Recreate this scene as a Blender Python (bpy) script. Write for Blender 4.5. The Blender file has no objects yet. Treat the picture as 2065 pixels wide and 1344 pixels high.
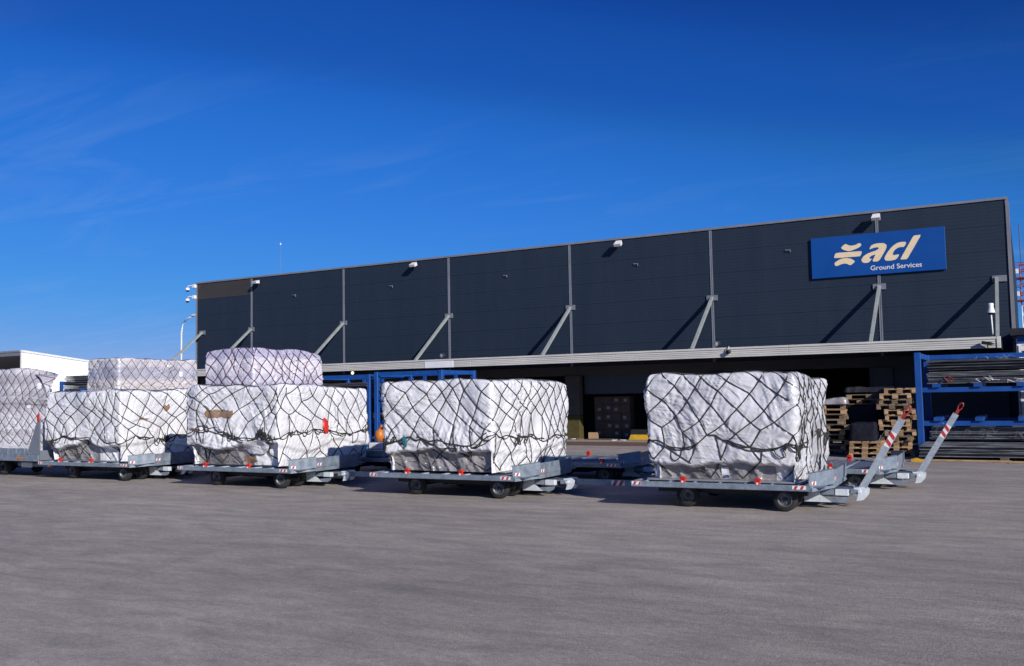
import bpy, math, random
import numpy as np
from mathutils import Vector, Matrix
S = bpy.context.scene
COL = S.collection
R = math.radians

# ------------------------------------------------------------------ camera
cam_d = bpy.data.cameras.new('camera'); cam_d.sensor_width = 36.0; cam_d.lens = 32.37
cam_d.clip_start = 0.1; cam_d.clip_end = 3000
cam = bpy.data.objects.new('camera', cam_d); COL.objects.link(cam)
YAW, PITCH, ROLL, EYE = -0.50912835, 0.06590594, -0.01827735, 1.92
fw = Vector((math.sin(YAW)*math.cos(PITCH), math.cos(YAW)*math.cos(PITCH), math.sin(PITCH)))
rt = Vector((math.cos(YAW), -math.sin(YAW), 0)); up = rt.cross(fw)
r2 = rt*math.cos(ROLL) + up*math.sin(ROLL); u2 = -rt*math.sin(ROLL) + up*math.cos(ROLL)
cam.matrix_world = Matrix(((r2.x, u2.x, -fw.x, 0), (r2.y, u2.y, -fw.y, 0), (r2.z, u2.z, -fw.z, EYE), (0, 0, 0, 1)))
S.camera = cam

# ------------------------------------------------------------------ sky, sun, exposure
SUN_TO = Vector((1.0, -0.59, 0.50)).normalized()
SUN_EL = math.asin(SUN_TO.z); SUN_ROT = math.atan2(SUN_TO.x, SUN_TO.y)
W = bpy.data.worlds.new('World'); S.world = W; W.use_nodes = True
nt = W.node_tree; nt.nodes.clear()
def wn(t, **k):
    n = nt.nodes.new(t)
    for a, b in k.items(): setattr(n, a, b)
    return n
sky = wn('ShaderNodeTexSky', sky_type='NISHITA', sun_disc=False, sun_elevation=SUN_EL, sun_rotation=SUN_ROT)
sky.altitude = 300; sky.air_density = 1.0; sky.dust_density = 0.35; sky.ozone_density = 1.6
# film-like response on the sky colour: deep saturated blue aloft, paler towards the horizon
SKY_K = 0.088
scl = wn('ShaderNodeVectorMath', operation='SCALE'); scl.inputs['Scale'].default_value = SKY_K; nt.links.new(sky.outputs[0], scl.inputs[0])
crv = wn('ShaderNodeRGBCurve')
for ch, pts in ((0, ((0.10, 0.0040), (0.125, 0.0065), (0.1347, 0.0085), (0.163, 0.0115), (0.187, 0.0175), (0.30, 0.040), (0.51, 0.088), (0.64, 0.145), (1, 0.4))), (1, ((0.16, 0.035), (0.206, 0.058), (0.2253, 0.077), (0.27, 0.100), (0.3065, 0.140), (0.45, 0.215), (0.71, 0.325), (0.81, 0.36), (1, 0.55))), (2, ((0.26, 0.21), (0.333, 0.30), (0.3735, 0.39), (0.44, 0.465), (0.477, 0.56), (0.60, 0.70), (0.78, 0.79), (0.9, 0.80), (1, 0.82)))):
    c_ = crv.mapping.curves[ch]; c_.points[1].location = pts[-1]; c_.points[0].location = (0, 0)
    for p_ in pts[:-1]: c_.points.new(*p_)
    for p_ in c_.points: p_.handle_type = 'AUTO_CLAMPED'
crv.mapping.extend = 'HORIZONTAL'
crv.mapping.update()
nt.links.new(scl.outputs[0], crv.inputs['Color'])
hsv = wn('ShaderNodeVectorMath', operation='SCALE'); hsv.inputs['Scale'].default_value = 1/SKY_K; nt.links.new(crv.outputs[0], hsv.inputs[0])
# thin cirrus: stretched noise over the sky direction projected on a high plane
geo = wn('ShaderNodeNewGeometry'); sep = wn('ShaderNodeSeparateXYZ')
tc = wn('ShaderNodeTexCoord'); nt.links.new(tc.outputs['Generated'], sep.inputs[0])
def wm(op, a, b=None, c=None, clamp=False):
    n = wn('ShaderNodeMath', operation=op, use_clamp=clamp)
    for i, v in enumerate((a, b, c)):
        if v is None: continue
        if isinstance(v, (int, float)): n.inputs[i].default_value = v
        else: nt.links.new(v, n.inputs[i])
    return n.outputs[0]
zc = wm('ADD', wm('MAXIMUM', sep.outputs[2], 0.0), 0.10)
px = wm('DIVIDE', sep.outputs[0], zc); py = wm('DIVIDE', sep.outputs[1], zc)
cmb = wn('ShaderNodeCombineXYZ'); nt.links.new(px, cmb.inputs[0]); nt.links.new(py, cmb.inputs[1])
mp = wn('ShaderNodeMapping'); mp.inputs['Rotation'].default_value = (0, 0, R(28)); mp.inputs['Scale'].default_value = (0.9, 3.2, 1)
mp.inputs['Location'].default_value = (3.1, 1.7, 0)
nt.links.new(cmb.outputs[0], mp.inputs[0])
n1 = wn('ShaderNodeTexNoise'); n1.inputs['Scale'].default_value = 1.15; n1.inputs['Detail'].default_value = 8; n1.inputs['Roughness'].default_value = 0.62; n1.inputs['Distortion'].default_value = 0.7
nt.links.new(mp.outputs[0], n1.inputs['Vector'])
n2 = wn('ShaderNodeTexNoise'); n2.inputs['Scale'].default_value = 0.42; n2.inputs['Detail'].default_value = 2
nt.links.new(cmb.outputs[0], n2.inputs['Vector'])
wisp = wm('MULTIPLY', wm('MULTIPLY_ADD', n1.outputs[0], 4.2, -2.05, True), wm('MULTIPLY_ADD', n2.outputs[0], 5.0, -2.25, True))
low = wm('MULTIPLY_ADD', sep.outputs[2], -2.6, 1.0, True)
wisp = wm('MULTIPLY', wisp, wm('MULTIPLY_ADD', low, 0.24, 0.01))
mixc = wn('ShaderNodeMixRGB'); mixc.inputs[2].default_value = (5.2, 6.4, 8.4, 1)
nt.links.new(wisp, mixc.inputs[0]); nt.links.new(hsv.outputs[0], mixc.inputs[1])
bg = wn('ShaderNodeBackground'); bg.inputs['Strength'].default_value = SKY_K
nt.links.new(mixc.outputs[0], bg.inputs['Color'])
out = wn('ShaderNodeOutputWorld'); nt.links.new(bg.outputs[0], out.inputs[0])
sd = bpy.data.lights.new('sun', 'SUN'); sd.energy = 5.0; sd.angle = R(0.53); sd.color = (1.0, 0.945, 0.88)
sun = bpy.data.objects.new('sun', sd); COL.objects.link(sun)
sun.rotation_euler = (-SUN_TO).to_track_quat('-Z', 'Y').to_euler(); sun.location = (30, -20, 40)
S.view_settings.view_transform = 'Standard'; S.view_settings.look = 'None'
S.view_settings.exposure = 0.0; S.view_settings.gamma = 1.0; S.view_settings.use_curve_mapping = False

# ------------------------------------------------------------------ helpers: materials
MATS = {}
def mat(name, c1, c2=None, scale=3.0, rough=0.6, metal=0.0, bump=0.0, bscale=40.0, detail=6.0, stretch=(1, 1, 1), rvar=0.12, spec=0.5, lo=0.35, hi=0.65, local=False, coat=0.0):
    if name in MATS: return MATS[name]
    m = bpy.data.materials.new(name); m.use_nodes = True; t = m.node_tree; b = t.nodes['Principled BSDF']
    c2 = c2 or tuple(x*0.8 for x in c1)
    g = t.nodes.new('ShaderNodeTexCoord') if local else t.nodes.new('ShaderNodeNewGeometry')
    src = g.outputs['Object'] if local else g.outputs['Position']
    mpn = t.nodes.new('ShaderNodeMapping'); mpn.inputs['Scale'].default_value = stretch; t.links.new(src, mpn.inputs[0])
    n = t.nodes.new('ShaderNodeTexNoise'); n.inputs['Scale'].default_value = scale; n.inputs['Detail'].default_value = detail; n.inputs['Roughness'].default_value = 0.65
    t.links.new(mpn.outputs[0], n.inputs['Vector'])
    cr = t.nodes.new('ShaderNodeValToRGB'); cr.color_ramp.elements[0].position = lo; cr.color_ramp.elements[1].position = hi
    cr.color_ramp.elements[0].color = (*c2, 1); cr.color_ramp.elements[1].color = (*c1, 1)
    t.links.new(n.outputs[0], cr.inputs[0]); t.links.new(cr.outputs[0], b.inputs['Base Color'])
    mr = t.nodes.new('ShaderNodeMapRange'); mr.inputs['To Min'].default_value = max(0.02, rough-rvar); mr.inputs['To Max'].default_value = min(1, rough+rvar)
    t.links.new(n.outputs[0], mr.inputs['Value']); t.links.new(mr.outputs[0], b.inputs['Roughness'])
    b.inputs['Metallic'].default_value = metal; b.inputs['Specular IOR Level'].default_value = spec
    b.inputs['Coat Weight'].default_value = coat
    if bump:
        n2 = t.nodes.new('ShaderNodeTexNoise'); n2.inputs['Scale'].default_value = bscale; n2.inputs['Detail'].default_value = 5
        t.links.new(mpn.outputs[0], n2.inputs['Vector'])
        bp = t.nodes.new('ShaderNodeBump'); bp.inputs['Strength'].default_value = min(1.0, bump); bp.inputs['Distance'].default_value = 0.02
        t.links.new(n2.outputs[0], bp.inputs['Height']); t.links.new(bp.outputs[0], b.inputs['Normal'])
    if name.endswith('_wood'):
        oi = t.nodes.new('ShaderNodeObjectInfo'); mr3 = t.nodes.new('ShaderNodeMapRange'); mr3.inputs['To Min'].default_value = 0.45; mr3.inputs['To Max'].default_value = 1.12; t.links.new(oi.outputs['Random'], mr3.inputs['Value'])
        mm = t.nodes.new('ShaderNodeMixRGB'); mm.blend_type = 'MULTIPLY'; mm.inputs[0].default_value = 1.0; t.links.new(cr.outputs[0], mm.inputs[1]); t.links.new(mr3.outputs[0], mm.inputs[2]); t.links.new(mm.outputs[0], b.inputs['Base Color'])
    MATS[name] = m
    return m
def emat(name, c, s):
    m = bpy.data.materials.new(name); m.use_nodes = True; b = m.node_tree.nodes['Principled BSDF']
    b.inputs['Base Color'].default_value = (*c, 1); b.inputs['Emission Color'].default_value = (*c, 1); b.inputs['Emission Strength'].default_value = s
    return m
def ground_mat():
    m = bpy.data.materials.new('worn_concrete'); m.use_nodes = True; t = m.node_tree; b = t.nodes['Principled BSDF']
    L = t.links.new
    g = t.nodes.new('ShaderNodeNewGeometry')
    def noise(scale, detail, st=(1, 1, 1), rot=0, rg=0.6, dist=0.0):
        mp_ = t.nodes.new('ShaderNodeMapping'); mp_.inputs['Scale'].default_value = st; mp_.inputs['Rotation'].default_value = (0, 0, rot)
        L(g.outputs['Position'], mp_.inputs[0])
        n_ = t.nodes.new('ShaderNodeTexNoise'); n_.inputs['Scale'].default_value = scale; n_.inputs['Detail'].default_value = detail
        n_.inputs['Roughness'].default_value = rg; n_.inputs['Distortion'].default_value = dist
        L(mp_.outputs[0], n_.inputs['Vector']); return n_.outputs[0]
    def ramp(v, p0, c0, p1, c1):
        r = t.nodes.new('ShaderNodeValToRGB'); e = r.color_ramp.elements
        e[0].position = p0; e[0].color = (*c0, 1); e[1].position = p1; e[1].color = (*c1, 1); L(v, r.inputs[0]); return r.outputs[0]
    def mul(a, b_, f=1.0):
        x = t.nodes.new('ShaderNodeMixRGB'); x.blend_type = 'MULTIPLY'; x.inputs[0].default_value = f
        L(a, x.inputs[1]); L(b_, x.inputs[2]); return x.outputs[0]
    base = ramp(noise(0.13, 5, (1, 1.6, 1), 0.25), 0.30, (0.400, 0.360, 0.325), 0.70, (0.500, 0.458, 0.415))
    blob = ramp(noise(2.6, 8, (0.42, 1.25, 1), -0.5, 0.68, 0.4), 0.33, (0.655, 0.675, 0.69), 0.65, (1.13, 1.09, 1.095))
    lane = ramp(noise(0.5, 6, (0.25, 1.3, 1), 0.2, 0.66), 0.36, (0.84, 0.84, 0.845), 0.60, (1.03, 1.03, 1.03))
    grain = ramp(noise(16, 8, (0.8, 1, 1), 0, 0.95), 0.36, (0.58, 0.58, 0.585), 0.62, (1.20, 1.185, 1.17))
    agg = ramp(noise(75, 4, (1, 1, 1), 0, 0.9), 0.36, (0.52, 0.52, 0.52), 0.60, (1.2, 1.2, 1.2))
    c = mul(mul(mul(mul(base, blob, 0.85), lane, 0.8), grain, 0.85), agg, 0.85)
    vo = t.nodes.new('ShaderNodeTexVoronoi'); vo.inputs['Scale'].default_value = 0.8; vo.inputs['Randomness'].default_value = 1.0; L(g.outputs['Position'], vo.inputs['Vector'])
    c = mul(c, ramp(vo.outputs['Distance'], 0.012, (0.4, 0.39, 0.39), 0.03, (1, 1, 1)), 0.5)
    L(c, b.inputs['Base Color']); b.inputs['Roughness'].default_value = 0.88; b.inputs['Specular IOR Level'].default_value = 0.25
    bp = t.nodes.new('ShaderNodeBump'); bp.inputs['Strength'].default_value = 0.9; bp.inputs['Distance'].default_value = 0.02
    L(noise(30, 8, (1, 1, 1), 0, 0.75), bp.inputs['Height']); L(bp.outputs[0], b.inputs['Normal'])
    return m
def film_mat(name, c1, c2, rough, bands=None, bump=0.25, bscale=14):
    m = bpy.data.materials.new(name); m.use_nodes = True; t = m.node_tree; b = t.nodes['Principled BSDF']; L = t.links.new
    tcn = t.nodes.new('ShaderNodeTexCoord')
    n = t.nodes.new('ShaderNodeTexNoise'); n.inputs['Scale'].default_value = 1.6; n.inputs['Detail'].default_value = 6; n.inputs['Roughness'].default_value = 0.6
    L(tcn.outputs['Object'], n.inputs['Vector'])
    cr = t.nodes.new('ShaderNodeValToRGB'); e = cr.color_ramp.elements; e[0].position = 0.36; e[1].position = 0.62
    e[0].color = (*c2, 1); e[1].color = (*c1, 1); L(n.outputs[0], cr.inputs[0]); colr = cr.outputs[0]
    if bands:   # layers of cartons showing dimly through the film
        sp = t.nodes.new('ShaderNodeSeparateXYZ'); L(tcn.outputs['Object'], sp.inputs[0])
        wv = t.nodes.new('ShaderNodeTexNoise'); wv.noise_dimensions = '1D'; wv.inputs['Scale'].default_value = bands[0]; wv.inputs['Detail'].default_value = 1
        w2 = t.nodes.new('ShaderNodeMath'); w2.operation = 'MULTIPLY_ADD'; w2.inputs[1].default_value = 0.22
        L(n.outputs[0], w2.inputs[0]); L(sp.outputs[2], w2.inputs[2]); L(w2.outputs[0], wv.inputs['W'])
        c3 = t.nodes.new('ShaderNodeValToRGB'); c3.color_ramp.elements[0].position = 0.42; c3.color_ramp.elements[1].position = 0.55
        c3.color_ramp.elements[0].color = (*bands[1], 1); c3.color_ramp.elements[1].color = (*bands[2], 1); L(wv.outputs[0], c3.inputs[0])
        mx = t.nodes.new('ShaderNodeMixRGB'); mx.inputs[0].default_value = bands[3]; L(colr, mx.inputs[1]); L(c3.outputs[0], mx.inputs[2]); colr = mx.outputs[0]
    L(colr, b.inputs['Base Color'])
    mr = t.nodes.new('ShaderNodeMapRange'); mr.inputs['To Min'].default_value = rough-0.06; mr.inputs['To Max'].default_value = rough+0.10; L(n.outputs[0], mr.inputs['Value']); L(mr.outputs[0], b.inputs['Roughness'])
    b.inputs['Specular IOR Level'].default_value = 0.75; b.inputs['Coat Weight'].default_value = 0.5; b.inputs['Coat Roughness'].default_value = 0.12
    prev = None
    for i_, (rx, ry, rz, st) in enumerate(((0.5, 0.75, 0.2, (9, 9, 1.1)), (-0.6, -0.95, 0.3, (8, 8, 1.0)), (0.9, 1.45, 0.4, (10, 10, 1.3)))):
        mp0 = t.nodes.new('ShaderNodeMapping'); mp0.inputs['Rotation'].default_value = (rx, ry, rz); L(tcn.outputs['Object'], mp0.inputs[0])
        mpn = t.nodes.new('ShaderNodeMapping'); mpn.inputs['Scale'].default_value = st; mpn.inputs['Location'].default_value = (i_*3.1, i_*1.7, 0)
        L(mp0.outputs[0], mpn.inputs[0])
        n2 = t.nodes.new('ShaderNodeTexNoise'); n2.inputs['Scale'].default_value = bscale/9.0; n2.inputs['Detail'].default_value = 3; n2.inputs['Distortion'].default_value = 0.5
        try: n2.noise_type = 'RIDGED_MULTIFRACTAL'
        except Exception: pass
        L(mpn.outputs[0], n2.inputs['Vector'])
        mk = t.nodes.new('ShaderNodeTexNoise'); mk.inputs['Scale'].default_value = 1.4; mk.inputs['Detail'].default_value = 1; mk.noise_dimensions = '4D'; mk.inputs['W'].default_value = i_*7.3
        L(tcn.outputs['Object'], mk.inputs['Vector'])
        mr2 = t.nodes.new('ShaderNodeMapRange'); mr2.inputs['From Min'].default_value = 0.40; mr2.inputs['From Max'].default_value = 0.60; mr2.inputs['To Max'].default_value = bump; L(mk.outputs[0], mr2.inputs['Value'])
        bp = t.nodes.new('ShaderNodeBump'); bp.inputs['Distance'].default_value = 0.030
        L(mr2.outputs[0], bp.inputs['Strength']); L(n2.outputs[0], bp.inputs['Height'])
        if prev: L(prev, bp.inputs['Normal'])
        prev = bp.outputs[0]
    L(prev, b.inputs['Normal'])
    return m

M_ground = ground_mat()
M_strip = mat('red_brown_paint', (0.17, 0.085, 0.07), (0.12, 0.07, 0.062), 2.0, 0.85, bump=0.2)
M_clad = mat('slate_cladding', (0.0180, 0.0305, 0.0520), (0.0148, 0.0258, 0.0450), 0.9, 0.6, stretch=(1.3, 1, 0.16), spec=0.25, lo=0.3, hi=0.7)
M_clad_pale = mat('faded_cladding', (0.050, 0.046, 0.046), (0.042, 0.040, 0.041), 0.6, 0.6, spec=0.25)
M_trim = mat('grey_trim', (0.20, 0.205, 0.23), (0.16, 0.165, 0.19), 1.5, 0.5)
M_joint = mat('joint_cover', (0.20, 0.215, 0.25), (0.165, 0.18, 0.215), 1.5, 0.5)
M_brace = mat('galvanised_brace', (0.34, 0.37, 0.35), (0.27, 0.30, 0.29), 4, 0.5, 0.1)
M_plate = mat('bracket_plate', (0.17, 0.19, 0.225), (0.145, 0.165, 0.20), 4, 0.55)
M_fascia = mat('cream_fascia', (0.62, 0.605, 0.565), (0.48, 0.47, 0.44), 1.2, 0.55, stretch=(0.5, 1, 3))
M_fascia_w = mat('white_fascia', (0.78, 0.78, 0.80), (0.70, 0.70, 0.73), 1.0, 0.5)
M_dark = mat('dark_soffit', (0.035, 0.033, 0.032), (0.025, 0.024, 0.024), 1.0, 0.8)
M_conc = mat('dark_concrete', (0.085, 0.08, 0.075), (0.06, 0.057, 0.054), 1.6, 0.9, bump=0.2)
M_hdr = mat('grey_render', (0.075, 0.070, 0.070), (0.058, 0.055, 0.055), 1.2, 0.9)
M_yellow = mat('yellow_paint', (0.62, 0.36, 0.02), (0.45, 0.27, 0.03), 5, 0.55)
M_cardd = mat('carton_shaded_brown', (0.13, 0.085, 0.06), (0.09, 0.06, 0.045), 3, 0.9)  # this brown and the next carry the bay's deep shade in their colour
M_cardd2 = mat('carton_shaded_grey_brown', (0.11, 0.085, 0.075), (0.08, 0.06, 0.052), 3, 0.9)
M_papd = mat('grey_paper_label', (0.30, 0.31, 0.36), (0.24, 0.25, 0.29), 8, 0.8)
M_yeld = mat('shaded_yellow_paint', (0.075, 0.058, 0.012), (0.05, 0.04, 0.012), 5, 0.8)  # yellow darkened in the colour to stand for shade under the canopy
M_cards = mat('carton_tan', (0.36, 0.235, 0.14), (0.29, 0.19, 0.11), 3, 0.85)
M_shut = mat('shutter_blue_grey', (0.05, 0.062, 0.08), (0.04, 0.05, 0.066), 1.5, 0.5)
M_galv = mat('galvanised_steel', (0.27, 0.32, 0.375), (0.15, 0.185, 0.235), 7, 0.48, 0.25, bump=0.06, bscale=60, local=True)
M_galvb = mat('bright_galvanised', (0.72, 0.77, 0.80), (0.55, 0.60, 0.64), 14, 0.45, 0.15, bump=0.05, bscale=60, local=True)
M_deck = mat('deck_steel', (0.22, 0.26, 0.32), (0.16, 0.195, 0.25), 5, 0.42, 0.5, bump=0.08, bscale=40, local=True)
M_under = mat('chassis_black', (0.030, 0.032, 0.036), (0.02, 0.021, 0.024), 5, 0.7)
M_galvm = mat('mid_galvanised', (0.40, 0.45, 0.50), (0.29, 0.335, 0.385), 12, 0.45, 0.2, bump=0.05, bscale=60, local=True)
M_redd = mat('dull_red_paint', (0.34, 0.025, 0.02), (0.22, 0.018, 0.016), 14, 0.5)
M_tyre = mat('tyre_rubber', (0.022, 0.022, 0.023), (0.014, 0.014, 0.015), 10, 0.85, bump=0.2, bscale=50)
M_rim = mat('rim_silver', (0.22, 0.23, 0.25), (0.09, 0.095, 0.105), 12, 0.45, 0.4)
M_red = mat('red_paint', (0.60, 0.035, 0.022), (0.46, 0.025, 0.018), 9, 0.4)
M_redtape = mat('red_tape', (0.55, 0.03, 0.03), (0.42, 0.03, 0.03), 12, 0.4)
M_whitetape = mat('white_tape', (0.78, 0.78, 0.78), (0.66, 0.66, 0.68), 12, 0.4)
M_orange = mat('orange_plastic', (0.62, 0.21, 0.025), (0.45, 0.13, 0.02), 10, 0.45)
M_rope = mat('net_rope', (0.038, 0.036, 0.032), (0.022, 0.020, 0.019), 30, 0.85)
M_rope_p = mat('plum_net_rope', (0.095, 0.030, 0.055), (0.06, 0.022, 0.042), 30, 0.8)
M_rope_b = mat('slate_net_rope', (0.065, 0.062, 0.085), (0.045, 0.043, 0.065), 30, 0.8)
M_alu = mat('pallet_aluminium', (0.40, 0.41, 0.43), (0.30, 0.31, 0.33), 6, 0.5, 0.5)
M_card = mat('carton_brown', (0.30, 0.185, 0.105), (0.24, 0.145, 0.085), 3, 0.85)
M_paper = mat('paper_label', (0.75, 0.76, 0.78), (0.66, 0.67, 0.70), 8, 0.7)
M_blue = mat('rack_blue', (0.007, 0.072, 0.31), (0.006, 0.055, 0.24), 2.5, 0.45)
M_sheet = mat('dark_sheet', (0.14, 0.145, 0.16), (0.03, 0.032, 0.036), 2.0, 0.45, 0.1, stretch=(0.6, 0.6, 8))
M_sheet2 = mat('worn_sheet', (0.22, 0.23, 0.25), (0.04, 0.043, 0.05), 2.5, 0.5, 0.1, stretch=(0.6, 0.6, 8))
M_wood = mat('pallet_wood', (0.48, 0.315, 0.17), (0.29, 0.18, 0.095), 5, 0.85, stretch=(1, 1, 4), bump=0.2)
M_wood2 = mat('weathered_wood', (0.29, 0.205, 0.125), (0.16, 0.115, 0.075), 5, 0.85, stretch=(1, 1, 4), bump=0.2)
M_navy = mat('shaded_navy_film', (0.010, 0.012, 0.022), (0.006, 0.007, 0.012), 4, 0.75, spec=0.15, bump=0.5, bscale=9)  # navy blackened in the colour to stand for shade among the stacks
M_black = mat('black_plastic', (0.02, 0.02, 0.022), (0.014, 0.014, 0.016), 6, 0.5)
M_white = mat('white_paint', (0.78, 0.78, 0.78), (0.68, 0.68, 0.69), 2.5, 0.5)
M_hangar = mat('white_sheet_metal', (0.84, 0.86, 0.80), (0.77, 0.79, 0.75), 0.4, 0.5)
M_glass = mat('lamp_glass', (0.75, 0.75, 0.72), (0.6, 0.6, 0.58), 20, 0.12, 0.6, rvar=0.05)
M_dglass = mat('dark_glass', (0.02, 0.014, 0.014), (0.014, 0.01, 0.01), 3, 0.15)
M_sign = mat('sign_blue', (0.003, 0.068, 0.30), (0.003, 0.061, 0.27), 0.8, 0.5, spec=0.3)
M_gold = mat('sign_cream', (0.82, 0.66, 0.42), (0.76, 0.60, 0.38), 6, 0.6)
M_teal = mat('teal_cloth', (0.03, 0.17, 0.19), (0.02, 0.11, 0.13), 8, 0.7)
M_film_w = film_mat('white_film', (0.66, 0.66, 0.685), (0.55, 0.55, 0.575), 0.19, bump=0.75)
M_film_w2 = film_mat('white_film_dull', (0.78, 0.78, 0.80), (0.67, 0.67, 0.70), 0.20, bump=0.65)
M_film_u = film_mat('dark_grey_film', (0.34, 0.32, 0.32), (0.16, 0.152, 0.152), 0.17, bump=1.0)
M_film_l = film_mat('lilac_clear_film', (0.66, 0.64, 0.73), (0.46, 0.45, 0.56), 0.16, (1.9, (0.34, 0.34, 0.50), (0.74, 0.71, 0.76), 0.6), 0.9, 12)
M_film_g = film_mat('grey_clear_film', (0.60, 0.585, 0.64), (0.43, 0.42, 0.48), 0.20, (2.3, (0.37, 0.37, 0.46), (0.72, 0.66, 0.63), 0.6), 0.8, 12)
M_film_b = film_mat('beige_clear_film', (0.60, 0.58, 0.61), (0.44, 0.42, 0.46), 0.22, (1.7, (0.38, 0.355, 0.39), (0.74, 0.72, 0.74), 0.65), 0.8, 12)
M_bulb = emat('warm_bulb', (1.0, 0.78, 0.42), 2.2)

# ------------------------------------------------------------------ helpers: objects
def tag(o, label=None, cat=None, group=None, kind=None):
    if label: o['label'] = label
    if cat: o['category'] = cat
    if group: o['group'] = group
    if kind: o['kind'] = kind
    return o
def thing(name, label, cat, loc=(0, 0, 0), rz=0.0, group=None):
    o = bpy.data.objects.new(name, None); COL.objects.link(o); o.empty_display_size = 0.2
    o.location = loc; o.rotation_euler = (0, 0, rz)
    return tag(o, label, cat, group)
class MB:
    def __init__(s): s.v = []; s.f = []; s.m = []
    def add(s, vs, fs, mi=0):
        b = len(s.v); s.v += [tuple(p) for p in vs]; s.f += [tuple(b+i for i in f) for f in fs]; s.m += [mi]*len(fs); return s
    def box(s, x0, y0, z0, x1, y1, z1, mi=0):
        return s.add([(x0, y0, z0), (x1, y0, z0), (x1, y1, z0), (x0, y1, z0), (x0, y0, z1), (x1, y0, z1), (x1, y1, z1), (x0, y1, z1)],
                     [(0, 3, 2, 1), (4, 5, 6, 7), (0, 1, 5, 4), (1, 2, 6, 5), (2, 3, 7, 6), (3, 0, 4, 7)], mi)
    def bbox(s, x0, y0, z0, x1, y1, z1, b=0.01, mi=0):   # box with chamfered vertical and horizontal edges
        vs = []
        for z, i in ((z0, b), (z0+b, 0), (z1-b, 0), (z1, b)):
            for (x, y) in ((x0+i+b, y0+i), (x1-i-b, y0+i), (x1-i, y0+i+b), (x1-i, y1-i-b), (x1-i-b, y1-i), (x0+i+b, y1-i), (x0+i, y1-i-b), (x0+i, y0+i+b)):
                vs.append((x, y, z))
        fs = [tuple(range(7, -1, -1)), tuple(range(24, 32))]
        for k in range(3):
            for j in range(8): fs.append((k*8+j, k*8+(j+1) % 8, k*8+8+(j+1) % 8, k*8+8+j))
        return s.add(vs, fs, mi)
    def bar(s, a, b, w, h=None, mi=0, upv=(0, 0, 1)):     # rectangular bar from a to b
        h = h or w; a = Vector(a); b = Vector(b); d = (b-a).normalized(); u = Vector(upv)
        if abs(d.dot(u)) > 0.99: u = Vector((0, 1, 0))
        x = d.cross(u).normalized()*w/2; y = x.normalized().cross(d).normalized()*h/2
        vs = [a-x-y, a+x-y, a+x+y, a-x+y, b-x-y, b+x-y, b+x+y, b-x+y]
        return s.add(vs, [(0, 3, 2, 1), (4, 5, 6, 7), (0, 1, 5, 4), (1, 2, 6, 5), (2, 3, 7, 6), (3, 0, 4, 7)], mi)
    def tube(s, pts, r, n=8, mi=0, caps=True, r1=None):
        P = [Vector(p) for p in pts]; k = len(P); vs = []
        for i, p in enumerate(P):
            d = (P[min(i+1, k-1)]-P[max(i-1, 0)]).normalized()
            u = Vector((0, 0, 1)) if abs(d.z) < 0.9 else Vector((1, 0, 0))
            x = d.cross(u).normalized(); y = x.cross(d)
            rr = r if r1 is None else r+(r1-r)*i/max(1, k-1)
            for j in range(n):
                a = 2*math.pi*j/n; vs.append(p+x*math.cos(a)*rr+y*math.sin(a)*rr)
        fs = [(i*n+j, i*n+(j+1) % n, i*n+n+(j+1) % n, i*n+n+j) for i in range(k-1) for j in range(n)]
        if caps: fs += [tuple(range(n-1, -1, -1)), tuple(range((k-1)*n, k*n))]
        return s.add(vs, fs, mi)
    def lathe(s, prof, axis_o, axis_d, n=20, mi=0):        # prof: (radius, along)
        o = Vector(axis_o); d = Vector(axis_d).normalized(); u = Vector((0, 0, 1)) if abs(d.z) < 0.9 else Vector((1, 0, 0))
        x = d.cross(u).normalized(); y = x.cross(d); vs = []; k = len(prof)
        for r, t in prof:
            for j in range(n):
                a = 2*math.pi*j/n; vs.append(o+d*t+x*math.cos(a)*r+y*math.sin(a)*r)
        fs = [(i*n+j, i*n+(j+1) % n, i*n+n+(j+1) % n, i*n+n+j) for i in range(k-1) for j in range(n)]
        return s.add(vs, fs, mi)
    def prism(s, poly, d, mi=0):                          # poly: 3-D points, extruded by vector d
        n = len(poly); d = Vector(d); vs = [Vector(p) for p in poly]+[Vector(p)+d for p in poly]
        fs = [tuple(range(n-1, -1, -1)), tuple(range(n, 2*n))]+[(i, (i+1) % n, n+(i+1) % n, n+i) for i in range(n)]
        return s.add(vs, fs, mi)
    def mesh(s, name, mats, smooth=False):
        me = bpy.data.meshes.new(name); me.from_pydata(s.v, [], s.f)
        for m in (mats if isinstance(mats, (list, tuple)) else [mats]): me.materials.append(m)
        if any(s.m): me.polygons.foreach_set('material_index', s.m)
        if smooth: me.polygons.foreach_set('use_smooth', [True]*len(s.f))
        me.update(); return me
    def build(s, name, mats, parent=None, smooth=False, loc=None, rz=None):
        o = bpy.data.objects.new(name, s.mesh(name, mats, smooth)); COL.objects.link(o)
        if parent: o.parent = parent
        if loc: o.location = loc
        if rz is not None: o.rotation_euler = (0, 0, rz)
        return o
def inst(name, me, parent=None, loc=(0, 0, 0), rot=(0, 0, 0)):
    o = bpy.data.objects.new(name, me); COL.objects.link(o); o.parent = parent; o.location = loc; o.rotation_euler = rot
    return o
def copy_tree(o, parent=None):
    c = o.copy(); COL.objects.link(c); c.parent = parent
    for ch in list(o.children): copy_tree(ch, c)
    return c

# ------------------------------------------------------------------ ground
g = MB(); g.add([(-500, -300, 0), (500, -300, 0), (500, 900, 0), (-500, 900, 0)], [(0, 1, 2, 3)])
tag(g.build('ground', M_ground), kind='structure')
g = MB(); g.add([(-40, 30.6, 0.004), (-0.4, 30.6, 0.004), (-0.4, 32.9, 0.004), (-40, 32.9, 0.004)], [(0, 1, 2, 3)])
tag(g.build('apron_strip', M_strip), kind='structure')

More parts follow.
